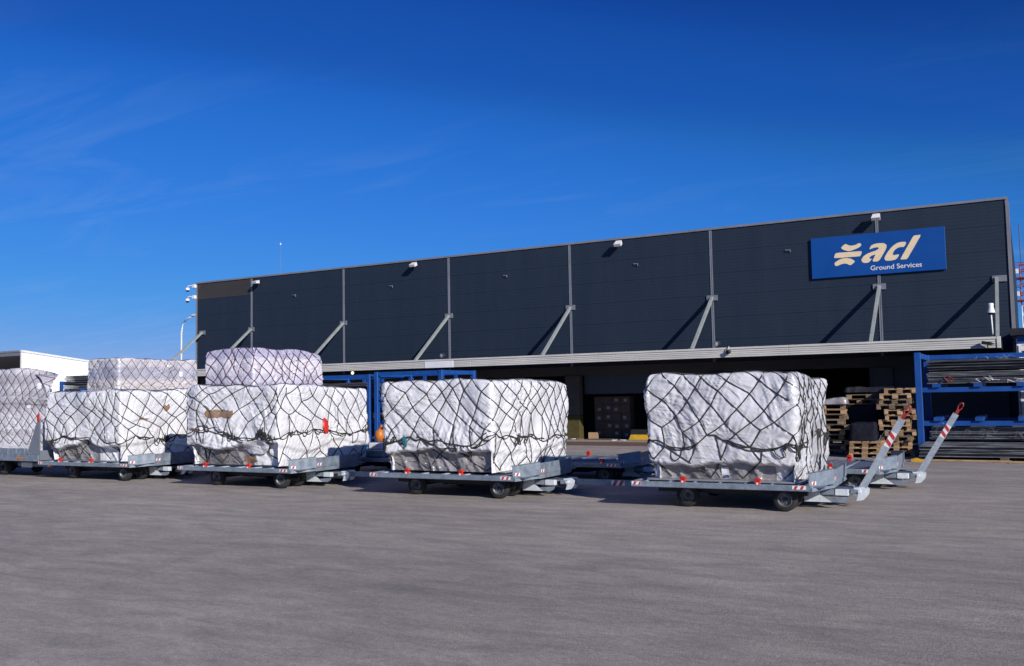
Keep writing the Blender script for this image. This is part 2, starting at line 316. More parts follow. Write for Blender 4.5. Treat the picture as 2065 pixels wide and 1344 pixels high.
# ------------------------------------------------------------------ warehouse
FY = 34.4
wh = thing('warehouse', 'long low warehouse clad in dark slate metal with braced canopy', 'warehouse', (-19.4, FY, 0))
def P(mb, name, m, smooth=False):      # a part of the warehouse, given in world coordinates
    o = mb.build(name, m, wh, smooth); o.location = (19.4, -FY, 0); return o
XJ = [-38.33]+[-40.39+6*k for k in range(1, 7)]+[-0.38]
rows = [3.0+0.844*i for i in range(7)]; rows[-1] = 8.06
rng = random.Random(5)
for b in range(7):
    x0, x1 = XJ[b]+0.012, XJ[b+1]-0.012
    for r in range(6):
        z0, z1 = rows[r]+0.004, rows[r+1]-0.004
        y = FY+rng.uniform(-0.003, 0.003)
        prof = [(FY+0.10, z0), (y, z0)]
        n = 7
        for i in range(1, n):
            z = z0+(z1-z0)*i/n; prof += [(y, z-0.008), (y+0.0035, z-0.004), (y+0.0035, z+0.004), (y, z+0.008)]
        prof += [(y, z1), (FY+0.10, z1)]
        mb = MB(); mb.prism([(x0, a, c) for a, c in prof], (x1-x0, 0, 0))
        o = P(mb, 'cladding_panel', M_clad_pale if (b == 0 and r == 5) else M_clad)
        if b == 0 and r == 5: o['label'] = 'faded brownish grey cladding panel at the top left end'
for k in range(1, 7):
    mb = MB(); mb.box(XJ[k]-0.05, FY-0.022, 3.0, XJ[k]-0.014, FY-0.010, 8.05); mb.box(XJ[k]+0.014, FY-0.022, 3.0, XJ[k]+0.05, FY-0.010, 8.05); mb.box(XJ[k]-0.05, FY-0.010, 3.0, XJ[k]+0.05, FY+0.02, 8.05)
    P(mb, 'joint_cover', M_joint)
mb = MB(); mb.box(-38.42, FY-0.045, 8.062, -0.30, FY+0.35, 8.14); P(mb, 'roof_trim', M_trim)
mb = MB(); mb.box(-0.376, FY-0.035, 3.0, -0.30, FY+0.12, 8.06); mb.box(-0.296, FY+0.12, 3.0, -0.27, FY+0.5, 8.0); P(mb, 'corner_trim', M_trim)
mb = MB(); mb.box(-38.40, FY-0.03, 2.4, -38.335, FY+0.12, 8.06); P(mb, 'corner_trim', M_joint)
mb = MB(); mb.box(-38.33, FY+0.11, 2.55, -38.1, FY+26, 8.05); mb.box(-0.55, FY+0.51, 0, -0.30, FY+26, 8.05); mb.box(-38.33, FY+25.8, 0, -0.38, FY+26.05, 8.05)
P(mb, 'outer_wall', M_clad)
mb = MB(); mb.box(-38.3, FY+0.36, 7.85, -0.4, FY+26, 7.98); P(mb, 'roof', M_trim)
# lower storey: header, piers, back of the bay, shutters, ceiling
mb = MB(); mb.box(-38.1, FY+0.03, 2.62, -0.56, FY+0.28, 2.99); P(mb, 'lintel', M_hdr)
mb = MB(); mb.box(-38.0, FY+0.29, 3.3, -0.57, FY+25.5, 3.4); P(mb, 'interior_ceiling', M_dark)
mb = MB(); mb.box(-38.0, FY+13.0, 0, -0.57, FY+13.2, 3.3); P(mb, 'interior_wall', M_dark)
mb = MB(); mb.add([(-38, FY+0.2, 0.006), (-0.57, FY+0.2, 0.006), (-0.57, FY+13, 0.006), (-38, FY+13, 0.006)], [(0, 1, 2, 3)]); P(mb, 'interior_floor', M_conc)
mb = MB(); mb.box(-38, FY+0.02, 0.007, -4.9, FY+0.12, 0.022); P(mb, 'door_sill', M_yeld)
mb = MB(); mb.box(-4.85, FY+0.035, 0, -0.57, FY+0.27, 2.62); P(mb, 'lower_wall', M_hdr)
for k in range(1, 7):
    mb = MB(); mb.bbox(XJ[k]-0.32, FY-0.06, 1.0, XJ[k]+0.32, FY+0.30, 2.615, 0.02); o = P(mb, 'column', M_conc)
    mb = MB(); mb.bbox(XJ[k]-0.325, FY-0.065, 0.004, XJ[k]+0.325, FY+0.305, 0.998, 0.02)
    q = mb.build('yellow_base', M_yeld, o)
for (x0, x1) in ((-16.0, -10.8), (-28.0, -22.8)):
    mb = MB(); z = 1.85
    while z < 2.6: mb.box(x0, FY+0.32, z, x1, FY+0.36, z+0.085); mb.box(x0, FY+0.335, z+0.085, x1, FY+0.35, z+0.10); z += 0.10
    P(mb, 'roller_shutter', M_shut)
# canopy
CY = 31.67; CX0, CX1 = -38.5, -0.66
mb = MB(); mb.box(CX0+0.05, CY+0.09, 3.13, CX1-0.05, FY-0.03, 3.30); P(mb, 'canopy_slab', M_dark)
mb = MB(); mb.box(CX1-0.04, CY+0.09, 3.06, CX1-0.005, FY-0.05, 3.37); P(mb, 'canopy_end', M_fascia)
seg = 6.3
for i in range(6):
    x0 = CX0+seg*i+0.004; x1 = min(CX1-0.12, CX0+seg*(i+1)-0.004)
    mb = MB(); mb.bbox(x0, CY-0.025, 3.325+rng.uniform(-.004, .004), x1, CY+0.09, 3.392, 0.006); P(mb, 'fascia_cap', M_fascia)
    for j in range(4):
        z0 = 3.050+j*0.066; sag = rng.uniform(-0.004, 0.004)
        cuts = [(x0, x1)]
        if i == 2: cuts = [(x0, -21.87), (-20.44, x1)]
        for (a, b_) in cuts:
            mb = MB(); mb.bbox(a, CY-0.004+sag*0.5, z0, b_, CY+0.06, z0+0.059, 0.006); P(mb, 'fascia_slat', M_fascia)
mb = MB(); mb.bbox(-21.86, CY-0.022, 3.045, -20.45, CY+0.06, 3.318, 0.006); o = P(mb, 'fascia_panel', M_fascia_w); o['label'] = 'plain white replacement panel in the canopy edge'
mb = MB(); mb.bbox(CX1-0.115, CY-0.03, 3.04, CX1, CY+0.09, 3.40, 0.008); P(mb, 'fascia_end_post', M_fascia)
mb = MB(); x = CX0+0.4
while x < CX1: mb.box(x, CY+0.0, 3.392, x+0.03, CY+0.03, 3.41); x += 1.2
P(mb, 'cap_bolts', M_trim)
# braces with their bracket plates
for k in range(8):
    xb = (-37.9 if k == 0 else -0.74 if k == 7 else XJ[k]); xp = -0.66 if k == 7 else xb
    mb = MB(); mb.bbox(xp-0.215, FY-0.05, 5.33, xp+0.215, FY-0.024, 5.54, 0.004); P(mb, 'bracket_plate', M_plate)
    mb = MB(); mb.bar((xb, FY-0.05, 5.45), (xb, CY+0.06, 3.38), 0.10, 0.10); P(mb, 'brace', M_brace)
for (x, z) in [(-31.5, 6.98), (-25.58, 7.0), (-19.48, 7.0), (-13.47, 7.0), (-7.49, 7.0)]:
    mb = MB(); mb.bbox(x-0.10, FY-0.05, z-0.0, x+0.10, FY-0.012, z+0.035, 0.006); mb.box(x+0.075, FY-0.05, z-0.07, x+0.10, FY-0.012, z-0.001)
    v = P(mb, 'wall_vent', M_plate)
    mb = MB(); mb.box(x-0.09, FY-0.02, z-0.07, x+0.073, FY-0.012, z-0.002); mb.build('vent_opening', M_black, v)

# sign
sg = thing('sign_board', 'blue rectangular sign with cream logo reading acl Ground Services', 'sign', (-4.44, 34.315, 6.6))
mb = MB(); mb.bbox(-2.215, 0, -0.735, 2.215, 0.06, 0.745, 0.012); mb.build('panel', M_sign, sg)
LOGO = {
'top': [(-1.173, 0.312), (-1.097, 0.391), (-1.005, 0.445), (-0.909, 0.382), (-0.803, 0.353), (-0.678, 0.37), (-0.588, 0.412), (-0.525, 0.43), (-0.479, 0.379), (-0.493, 0.314), (-0.612, 0.25), (-0.756, 0.198), (-0.891, 0.168), (-1.006, 0.198), (-1.112, 0.25)],
'mid': [(-1.38, 0.103), (-1.336, 0.147), (-0.901, 0.141), (-0.484, 0.138), (-0.473, 0.096), (-0.517, -0.022), (-0.557, -0.047), (-0.98, -0.043), (-1.394, -0.039), (-1.421, -0.011)],
'bot': [(-1.42, -0.217), (-1.326, -0.149), (-1.179, -0.077), (-0.999, -0.064), (-0.857, -0.099), (-0.753, -0.165), (-0.713, -0.218), (-0.775, -0.273), (-0.858, -0.337), (-0.902, -0.328), (-0.989, -0.273), (-1.078, -0.256), (-1.187, -0.275), (-1.343, -0.334), (-1.396, -0.305)],
'a': [(-0.225, 0.158), (-0.161, 0.301), (-0.046, 0.348), (0.129, 0.362), (0.284, 0.343), (0.358, 0.271), (0.339, 0.152), (0.215, -0.06), (0.076, -0.28), (-0.144, -0.271), (-0.083, -0.145), (-0.017, -0.02), (-0.158, -0.06), (-0.236, -0.122), (-0.207, -0.168), (-0.14, -0.163), (-0.247, -0.29), (-0.37, -0.302), (-0.457, -0.277), (-0.5, -0.212), (-0.486, -0.138), (-0.421, -0.055), (-0.304, 0.021), (-0.162, 0.068), (-0.012, 0.106), (0.077, 0.152), (0.101, 0.193), (0.071, 0.218), (0.001, 0.224), (-0.104, 0.206)],
'c': [(1.008, 0.323), (0.831, 0.336), (0.685, 0.308), (0.518, 0.19), (0.373, 0.018), (0.273, -0.149), (0.266, -0.232), (0.326, -0.28), (0.463, -0.29), (0.653, -0.26), (0.765, -0.088), (0.651, -0.099), (0.565, -0.105), (0.535, -0.061), (0.576, 0.037), (0.686, 0.134), (0.79, 0.161), (0.925, 0.152)],
'l': [(1.235, 0.517), (1.475, 0.524), (1.235, 0.114), (0.99, -0.286), (0.768, -0.276), (0.999, 0.117)]}
def flat_curve(obj_name, cd, m, parent, loc):
    tmp = bpy.data.objects.new('tmp', cd); COL.objects.link(tmp)
    bpy.context.view_layer.update()
    me = bpy.data.meshes.new_from_object(tmp.evaluated_get(bpy.context.evaluated_depsgraph_get()))
    bpy.data.objects.remove(tmp); me.materials.clear(); me.materials.append(m)
    o = inst(obj_name, me, parent, loc, (math.pi/2, 0, 0)); o.name = obj_name
    return o
for k, pts in LOGO.items():
    cd = bpy.data.curves.new('logo', 'CURVE'); cd.dimensions = '2D'; cd.fill_mode = 'BOTH'; cd.extrude = 0.004
    sp = cd.splines.new('POLY')
    q = []
    for i in range(len(pts)):      # one round of corner cutting
        a, b_, c = pts[i-1], pts[i], pts[(i+1) % len(pts)]
        f = 0.10 if k == 'l' else 0.22
        q += [(b_[0]+(a[0]-b_[0])*f, b_[1]+(a[1]-b_[1])*f), (b_[0]+(c[0]-b_[0])*f, b_[1]+(c[1]-b_[1])*f)]
    sp.points.add(len(q)-1); sp.use_cyclic_u = True
    for i, (x, y) in enumerate(q): sp.points[i].co = (x, y, 0, 1)
    flat_curve('letter' if len(k) == 1 else 'emblem_stroke', cd, M_gold, sg, (0, -0.006, 0))
td = bpy.data.curves.new('text', 'FONT'); td.body = 'Ground Services'; td.size = 0.235; td.extrude = 0.003; td.offset = 0.002
to = flat_curve('lettering', td, M_whitetape, sg, (-0.215, -0.006, -0.575))
wd = max(v.co.x for v in to.data.vertices)-min(v.co.x for v in to.data.vertices); sx = 1.658/wd
to.data.transform(Matrix.Diagonal((sx, 1, 1, 1)))

# floodlights along the roof edge
def floodlight(x, z, label, lit_tilt):
    t = thing('floodlight', label, 'floodlight', (x, FY-0.03, z), 0, 'floodlights under the roof edge')
    mb = MB(); mb.bar((0, 0.0, 0.06), (0, -0.16, 0.06), 0.05, 0.05); mb.build('arm', M_black, t)
    c, s_ = math.cos(lit_tilt), math.sin(lit_tilt)
    def rot(p): return (p[0], -0.27+p[1]*c-p[2]*s_, p[1]*s_+p[2]*c)
    mb = MB(); mb.add([rot(p) for p in ((-0.15, -0.13, 0.05), (0.15, -0.13, 0.05), (0.12, 0.13, 0.10), (-0.12, 0.13, 0.10), (-0.15, -0.13, -0.06), (0.15, -0.13, -0.06), (0.12, 0.13, -0.06), (-0.12, 0.13, -0.06))], [(0, 1, 2, 3), (7, 6, 5, 4), (0, 4, 5, 1), (1, 5, 6, 2), (2, 6, 7, 3), (3, 7, 4, 0)]); h = mb.build('housing', M_white, t)  # housing coloured white to stand for sun glare on the lamp glass
    mb = MB(); mb.add([rot(p) for p in ((-0.13, -0.135, 0.04), (0.13, -0.135, 0.04), (0.13, -0.135, -0.05), (-0.13, -0.135, -0.05))], [(3, 2, 1, 0)])
    mb.add([rot(p) for p in ((-0.13, -0.12, -0.064), (0.13, -0.12, -0.064), (0.11, 0.12, -0.064), (-0.11, 0.12, -0.064))], [(3, 2, 1, 0)]); mb.build('glass', M_glass, h)
floodlight(-33.80, 7.78, 'silver floodlight under the roof edge at the faded left panel', 0.1)
floodlight(-24.1, 7.84, 'silver floodlight under the roof edge, second from the left end', 0.35)
floodlight(-14.08, 7.84, 'silver floodlight under the roof edge midway along the facade', 0.5)
floodlight(-4.36, 7.84, 'silver floodlight under the roof edge above the blue sign', 0.5)
# cameras on the left corner
for z, lb in ((7.93, 'upper white dome camera on an arm at the left facade corner'), (7.35, 'lower white dome camera on an arm at the left facade corner')):
    t = thing('security_camera', lb, 'security camera', (-38.42, FY-0.05, z), 0, 'cameras on the left facade corner')
    mb = MB(); mb.bbox(-0.16, -0.10, -0.09, 0.06, 0.04, 0.10, 0.02); mb.build('junction_box', M_white, t)
    mb = MB(); mb.tube([(-0.14, -0.03, 0.02), (-0.26, -0.03, 0.04), (-0.38, -0.03, 0.06), (-0.50, -0.03, 0.05), (-0.56, -0.03, -0.01), (-0.56, -0.03, -0.06)], 0.035); mb.build('arm', M_white, t, True)
    mb = MB(); mb.lathe([(0.02, 0.02), (0.10, 0.0), (0.115, -0.08), (0.10, -0.12)], (-0.56, -0.03, -0.05), (0, 0, 1), 14); d = mb.build('hood', M_white, t, True)
    mb = MB(); mb.lathe([(0.095, 0), (0.085, -0.05), (0.045, -0.085), (0.002, -0.095)], (-0.56, -0.03, -0.17), (0, 0, 1), 14); mb.build('dome', M_dglass, d, True)
# fittings on the canopy edge
def spot(x, z, y, label):
    t = thing('canopy_spotlight', label, 'spotlight', (x, y, z), 0, 'spotlights on the canopy edge')
    mb = MB(); mb.bar((0, 0, -0.02), (0, 0, 0.10), 0.04); mb.build('bracket', M_black, t)
    mb = MB(); mb.lathe([(0.03, 0.14), (0.09, 0.10), (0.105, -0.06), (0.10, -0.07)], (0, -0.02, 0.14), (0.3, 1, 0.15), 14); h = mb.build('housing', M_under, t, True)
    mb = MB(); mb.lathe([(0.098, -0.06), (0.06, -0.085), (0.002, -0.095)], (0, -0.02, 0.14), (0.3, 1, 0.15), 14); mb.build('glass', M_glass, h, True)
spot(-20.99, 3.40, CY+0.03, 'round dark spotlight on the canopy above its white replacement panel')
spot(-9.49, 3.41, CY+0.12, 'round dark spotlight standing on the canopy at the fifth joint cover')
t = thing('canopy_spotlight', 'small dark spotlight hooked over the front of the canopy edge', 'spotlight', (-9.02, CY-0.06, 3.26), 0, 'spotlights on the canopy edge')
mb = MB(); mb.tube([(0, 0.06, 0.14), (0, -0.02, 0.15), (0, -0.05, 0.1), (0, -0.05, 0.02)], 0.018); mb.build('bracket', M_galvb, t, True)
mb = MB(); mb.lathe([(0.03, 0.1), (0.07, 0.06), (0.085, -0.05), (0.03, -0.055)], (0, -0.06, -0.02), (0.2, 1, 0.2), 12); mb.build('housing', M_under, t, True)
t = thing('canopy_spotlight', 'dark angled spotlight near the right end of the canopy edge', 'spotlight', (-1.02, CY-0.05, 3.14), 0, 'spotlights on the canopy edge')
mb = MB(); mb.bar((0, 0.02, -0.1), (0, -0.06, 0.06), 0.03); mb.build('bracket', M_black, t)
mb = MB(); mb.bar((-0.14, -0.08, 0.08), (0.10, -0.16, 0.03), 0.13, 0.10); mb.bar((0.1, -0.16, 0.03), (0.17, -0.17, 0.02), 0.05, 0.05); mb.build('housing', M_under, t)
t = thing('sensor_pole', 'white bell shaped sensor on a thin pole above the canopy end', 'sensor', (-0.87, CY+0.22, 3.31))
mb = MB(); mb.tube([(0, 0, 0), (-0.01, 0, 0.42), (-0.02, 0, 0.80)], 0.022); mb.build('pole', M_white, t, True)
mb = MB(); mb.lathe([(0.002, 0.30), (0.075, 0.295), (0.085, 0.25), (0.075, 0.18), (0.11, 0.04), (0.12, 0.0)], (-0.02, 0, 0.83), (0, 0, 1), 16); mb.build('bell', M_white, t, True)
mb = MB(); mb.lathe([(0.118, 0), (0.07, -0.05), (0.02, -0.06)], (-0.02, 0, 0.83), (0, 0, 1), 16); mb.build('collar', M_black, t, True)
# two lit bulbs inside the bay
for z, lb in ((3.0, 'upper small warm lamp glowing under the canopy at left'), (2.76, 'lower small warm lamp glowing under the canopy at left')):
    t = thing('warm_lamp', lb, 'lamp', (-26.92+(0 if z > 2.9 else 0.02), 33.2, z), 0, 'lit lamps inside the bay')
    mb = MB(); mb.lathe([(0.002, 0.08), (0.05, 0.06), (0.07, 0), (0.05, -0.05), (0.002, -0.07)], (0, 0, 0), (0, 0, 1), 12); mb.build('bulb', M_bulb, t, True)
    mb = MB(); mb.tube([(0, 0, 0.09), (0, 0, 3.128-z)], 0.015); mb.build('hanger', M_black, t)

# ------------------------------------------------------------------ noise
PERM = np.random.RandomState(11).permutation(256); PERM = np.concatenate([PERM, PERM, PERM])
GR = np.random.RandomState(4).normal(size=(256, 3)); GR /= np.linalg.norm(GR, axis=1)[:, None]
def perlin(x, y, z, seed=0):
    x = np.asarray(x, float)+seed*17.31; y = np.asarray(y, float)+seed*5.17; z = np.asarray(z, float)+seed*9.73
    x, y, z = np.broadcast_arrays(x, y, z)
    xi, yi, zi = np.floor(x).astype(int), np.floor(y).astype(int), np.floor(z).astype(int)
    xf, yf, zf = x-xi, y-yi, z-zi; u, v, w = [t*t*t*(t*(t*6-15)+10) for t in (xf, yf, zf)]
    r = 0
    for a in (0, 1):
        for b in (0, 1):
            for c in (0, 1):
                h = PERM[(PERM[(PERM[(xi+a) & 255]+yi+b) & 255]+zi+c) & 255]
                d = GR[h, 0]*(xf-a)+GR[h, 1]*(yf-b)+GR[h, 2]*(zf-c)
                r = r+d*(u if a else 1-u)*(v if b else 1-v)*(w if c else 1-w)
    return r*1.5
def ridge(n, p=3.0): return np.clip(1-np.abs(n)*2.2, 0, 1)**p

def ropes_mesh(name, lines, m, n=5):
    V = []; F = []; base = 0
    for pts, r in lines:
        p = np.asarray(pts, float); k = len(p)
        if k < 2: continue
        d = np.gradient(p, axis=0); d /= np.linalg.norm(d, axis=1)[:, None]+1e-9
        upv = np.where(np.abs(d[:, 2:3]) < 0.9, np.array([[0, 0, 1.0]]), np.array([[1.0, 0, 0]]))
        x = np.cross(d, upv); x /= np.linalg.norm(x, axis=1)[:, None]+1e-9; y = np.cross(x, d)
        a = np.arange(n)*2*np.pi/n
        ring = p[:, None, :]+r*(x[:, None, :]*np.cos(a)[None, :, None]+y[:, None, :]*np.sin(a)[None, :, None])
        V.append(ring.reshape(-1, 3))
        i = np.arange(k-1)[:, None]*n; j = np.arange(n)[None, :]; j2 = (j+1) % n
        F.append((np.stack([i+j, i+j2, i+n+j2, i+n+j], -1)+base).reshape(-1, 4)); base += k*n
    V = np.concatenate(V); F = np.concatenate(F)
    return quad_mesh(name, V, F, m)
def quad_mesh(name, V, F, m):
    me = bpy.data.meshes.new(name); me.vertices.add(len(V)); me.vertices.foreach_set('co', np.ascontiguousarray(V, np.float32).ravel())
    me.loops.add(F.size); me.loops.foreach_set('vertex_index', np.ascontiguousarray(F, np.int32).ravel())
    me.polygons.add(len(F)); me.polygons.foreach_set('loop_start', np.arange(len(F), dtype=np.int32)*4)
    me.polygons.foreach_set('use_smooth', np.ones(len(F), bool)); me.materials.append(m)
    me.update(calc_edges=True); me.validate(); return me

class Load:
    """a netted and film-wrapped air cargo load; local origin at the centre of its base sheet"""
    def __init__(s, sx, sy, h, seed, res=0.024, lean=0.0, under=None, topf=None, undercut=0.21, uc_h=0.43, fold=1.0, bulge=0.045, cr=0.085, slope=None, edge_r=0.06):
        s.rs = np.random.RandomState(seed); s.h = h; s.seed = seed
        hx, hy = sx/2, sy/2
        segs = [(-hx+cr, -hy, hx-cr, -hy), None, (hx, -hy+cr, hx, hy-cr), None, (hx-cr, hy, -hx+cr, hy), None, (-hx, hy-cr, -hx, -hy+cr), None]
        cc = [(hx-cr, -hy+cr, -90), (hx-cr, hy-cr, 0), (-hx+cr, hy-cr, 90), (-hx+cr, -hy+cr, 180)]
        L = [2*(hx-cr), cr*math.pi/2, 2*(hy-cr), cr*math.pi/2]*2; s.P = sum(L)
        nu = int(s.P/res); uu = np.arange(nu+1)*s.P/nu
        bp = np.zeros((nu+1, 2)); bn = np.zeros((nu+1, 2)); st = np.concatenate([[0], np.cumsum(L)])
        for i in range(8):
            k = (uu >= st[i]-1e-9) & (uu <= st[i+1]+1e-9); t = (uu[k]-st[i])
            if i % 2 == 0:
                a = np.array(segs[i][:2]); b = np.array(segs[i][2:]); bp[k] = a+(b-a)*(t/L[i])[:, None]
                dd = (b-a)/np.linalg.norm(b-a); bn[k] = [dd[1], -dd[0]]
            else:
                c = cc[i//2]; an = np.radians(c[2])+t/cr; bn[k] = np.stack([np.cos(an), np.sin(an)], 1); bp[k] = np.array(c[:2])+cr*bn[k]
        er = edge_r; arc = er*math.pi/2; hs = h-er
        s1 = np.arange(0, hs, res); s2 = hs+np.linspace(0, arc, 5); s3 = h-er+arc+np.array([0.03, 0.08, 0.15, 0.25, 0.4, 0.6, 0.9, 1.2, 1.6])
        ss = np.concatenate([s1, s2, s3]); s.ss = ss; s.uu = uu; s.top_s = hs+arc
        Ug, Sg = np.meshgrid(uu, ss)
        z = np.where(Sg < hs, Sg, np.where(Sg < hs+arc, hs+er*np.sin((Sg-hs)/er), h))
        ins = np.where(Sg < hs, 0, np.where(Sg < hs+arc, er*(1-np.cos((Sg-hs)/er)), er+(Sg-hs-arc)))
        X = bp[:, 0][None, :]-bn[:, 0][None, :]*0; Y = bp[:, 1][None, :]
        fx = np.clip(1-ins/hx, 0.0, 1); fy = np.clip(1-ins/hy, 0.0, 1)
        X = X*fx; Y = Y*fy; s.under = under; s.und = None
        X = X-lean*(Y+hy)*np.clip((X+hx)/(2*hx), 0, 1)
        NX = np.broadcast_to(bn[:, 0][None, :], Ug.shape); NY = np.broadcast_to(bn[:, 1][None, :], Ug.shape)
        # outward offset
        o = bulge*1.6*perlin(X*0.8, Y*0.8, z*1.0, seed)+bulge*0.8*perlin(X*1.9, Y*1.9, z*2.0, seed+1)-0.012*fold*np.abs(perlin(X*3.1, Y*3.1, z*3.1, seed+4))
        o -= 0.03*np.clip((z-(h-0.25))/0.25, 0, 1)**2
        tier = np.abs(((z+0.04*perlin(X, Y, z, seed+2)) % 0.47)/0.47-0.5); o -= 0.006*fold*np.exp(-((0.5-tier)/0.04)**2)*np.clip(0.3+1.2*perlin(X*1.2, Y*1.2, z*0.6, seed+3), 0, 1)
        for i, (ang, fr) in enumerate(((0.62, 8.0), (-0.75, 7.0), (1.2, 9.5), (-0.12, 11.0), (0.35, 10.0), (-1.2, 6.0))):
            ca, sa = math.cos(ang), math.sin(ang); a = Ug*ca+z*sa; b = -Ug*sa+z*ca
            b = b+0.05*perlin(a*1.1, b*1.3, X*0+i, seed+6+i)
            mk = np.clip(-0.15+2.0*perlin(Ug*0.9, z*1.2, X*0+i*3.3, seed+20+i), 0, 1)
            o += fold*(0.022*ridge(perlin(a*0.75, b*fr, X*0+i*7.7, seed+12+i), 3.0)+0.009*ridge(perlin(a*1.8, b*fr*1.9, X*0+i*1.7, seed+32+i), 2))*mk
        o += 0.0012*fold*perlin(Ug*26, z*26, X*0, seed+51)
        if uc_h > 0:
            line = uc_h+0.20*perlin(X*0.9, Y*0.9, X*0, seed+60)+0.06*perlin(X*2.7, Y*2.7, X*0, seed+63)
            dd_ = np.clip((line-z)/0.11, 0, 1); und = dd_*dd_*(3-2*dd_); dn_ = np.clip((line-z)/(uc_h+0.05), 0, 1)
            sidew = np.where(NX > 0.5, 0.25, 1.0); und = und*sidew; dn_ = dn_*np.where(NX > 0.5, 0.5, 1.0); s.und = und
            o -= undercut*(0.8*und+0.2*dn_)
            o += fold*0.055*und*(1-0.35*dn_)*ridge(perlin(Ug*3.4+z*1.6, z*0.8, X*0, seed+61), 1.3)-fold*0.03*und*np.abs(perlin(Ug*5.5-z*3.5, z*1.2, X*0, seed+62))
        side = (Sg < hs+arc); o = np.where(side, o, o*np.clip(1-(ins-er)/0.3, 0, 1))
        dz = 0.055*perlin(X*1.3, Y*1.3, X*0, seed+70)+0.02*perlin(X*4, Y*4, X*0, seed+71)
        if slope: dz = dz+slope[0]*X/hx+slope[1]*Y/hy
        if topf is not None:
            dz2, o2 = topf(X, Y, z, Ug); dz = dz+dz2; o = o+o2
        kz = np.clip(z/h, 0, 1)**2
        s.o = o; s.base = (X, Y, z+dz*kz, NX, NY); s.pos = None; s.Ug, s.Sg = Ug, Sg; s.nu = nu
        s.pinch = np.zeros_like(o); s.lines = []; s.wrap = uu[-1]
    def u_face(s, face):   # arc-length range of a face: 0 near, 1 right, 2 far, 3 left
        pass
    def add(s, pts, r=0.011, lift=0.006, pin=0.009):
        """pts: (u,s) polyline -> subdivided, registered for pinching"""
        p = np.asarray(pts, float); seg = []
        for a, b in zip(p[:-1], p[1:]):
            n = max(2, int(np.linalg.norm(b-a)/0.055)); t = np.arange(n)[:, None]/n; seg.append(a+(b-a)*t)
        seg.append(p[-1:]); q = np.concatenate(seg)
        s.lines.append((q, r, lift))
        if pin:
            dq = np.concatenate([q[:-1]+(q[1:]-q[:-1])*t for t in (0, 0.33, 0.66)])
            iu = np.round((dq[:, 0] % s.P)/s.P*s.nu).astype(int) % s.nu; js = np.clip(np.searchsorted(s.ss, dq[:, 1]), 0, len(s.ss)-1)
            s.pinch[js, iu] = np.maximum(s.pinch[js, iu], pin)
    def finish(s, name, m_film, m_rope, root, film_label=None):
        pn = s.pinch; acc = np.zeros_like(pn)
        for k in range(2):   # soften the pinch lines
            a = pn.copy()
            for d in (-1, 1):
                a = np.maximum(a, np.roll(pn, d, 1)*0.72); a = np.maximum(a, np.roll(pn, d, 0)*0.72)
            pn = a
        X, Y, Z, NX, NY = s.base; o = s.o-pn; o[:, -1] = o[:, 0]
        s.G = np.stack([X+NX*o, Y+NY*o, Z], -1)
        # weld the seam: average first and last column
        av = (s.G[:, 0]+s.G[:, -1])/2; s.G[:, 0] = av; s.G[:, -1] = av
        ns, nu1 = X.shape; nu = nu1-1
        V = s.G[:, :-1].reshape(-1, 3)
        i = np.arange(ns-1)[:, None]*nu; j = np.arange(nu)[None, :]; j2 = (j+1) % nu
        F = np.stack([i+j, i+j2, i+nu+j2, i+nu+j], -1).reshape(-1, 4)
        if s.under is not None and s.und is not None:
            NY_ = s.base[3]; sel = (s.und > 0.30) & (NX < 0.5) & (s.Ug < s.under); q = (sel[:-1, :-1] & sel[1:, :-1]).reshape(-1)  # lower part of the wrap, except the right face, takes a darker grey film
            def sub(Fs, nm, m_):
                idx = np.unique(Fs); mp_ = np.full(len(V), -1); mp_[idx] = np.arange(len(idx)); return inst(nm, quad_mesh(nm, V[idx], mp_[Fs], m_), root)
            if q.any() and (~q).any(): sub(F[q], 'lower_film', M_film_u); o1 = sub(F[~q], 'plastic_wrap', m_film)
            else: o1 = inst('plastic_wrap', quad_mesh('plastic_wrap', V, F, m_film), root)
        else: o1 = inst('plastic_wrap', quad_mesh('plastic_wrap', V, F, m_film), root)
        if film_label: o1['label'] = film_label
        out = []
        for q, r, lift in s.lines: out.append((s.at(q, lift), r))
        if out: inst('cargo_net', ropes_mesh('cargo_net', out, m_rope), root)
        return o1
    def at(s, q, lift=0.0, smooth=True):
        q = np.asarray(q, float); u = (q[:, 0] % s.P)/s.P*s.nu; i0 = np.floor(u).astype(int); fu = (u-i0)[:, None]; i0 = i0 % s.nu
        js = np.clip(np.searchsorted(s.ss, q[:, 1])-1, 0, len(s.ss)-2); fs = np.clip((q[:, 1]-s.ss[js])/(s.ss[js+1]-s.ss[js]), 0, 1)[:, None]
        G = s.G; p = (G[js, i0]*(1-fu)+G[js, i0+1]*fu)*(1-fs)+(G[js+1, i0]*(1-fu)+G[js+1, i0+1]*fu)*fs
        X, Y, Z, NX, NY = s.base
        n = np.stack([NX[js, i0], NY[js, i0], np.where(q[:, 1] > s.top_s-0.05, 0.8, 0.0)], -1)
        p = p+n*(np.asarray(lift).reshape(-1, 1) if np.ndim(lift) else lift)
        if smooth and len(p) > 4:
            k = p.copy(); k[1:-1] = (p[:-2]+2*p[1:-1]+p[2:])/4; p = k
        return p
    def net(s, du=0.43, dv=0.20, gather=0.6, shear=0.15, jit=0.028, r=0.0108, tangle=1.0, anchors=True, warp=0.17, over=0.30):
        rs = s.rs; P_ = s.P; nJ = int(round(P_/du)); du = P_/nJ; sd = s.seed
        def wp(u, t):
            a = u/P_*2*math.pi; cx, cy = math.cos(a)*P_/6.3, math.sin(a)*P_/6.3
            w1 = float(perlin(cx*0.85, cy*0.85, t*1.2, sd+80)); w2 = float(perlin(cx*0.85, cy*0.85, t*1.2, sd+81))
            return u+warp*w1*1.8, t+warp*w2*1.3
        topS = s.top_s+over; rows = []; t = topS
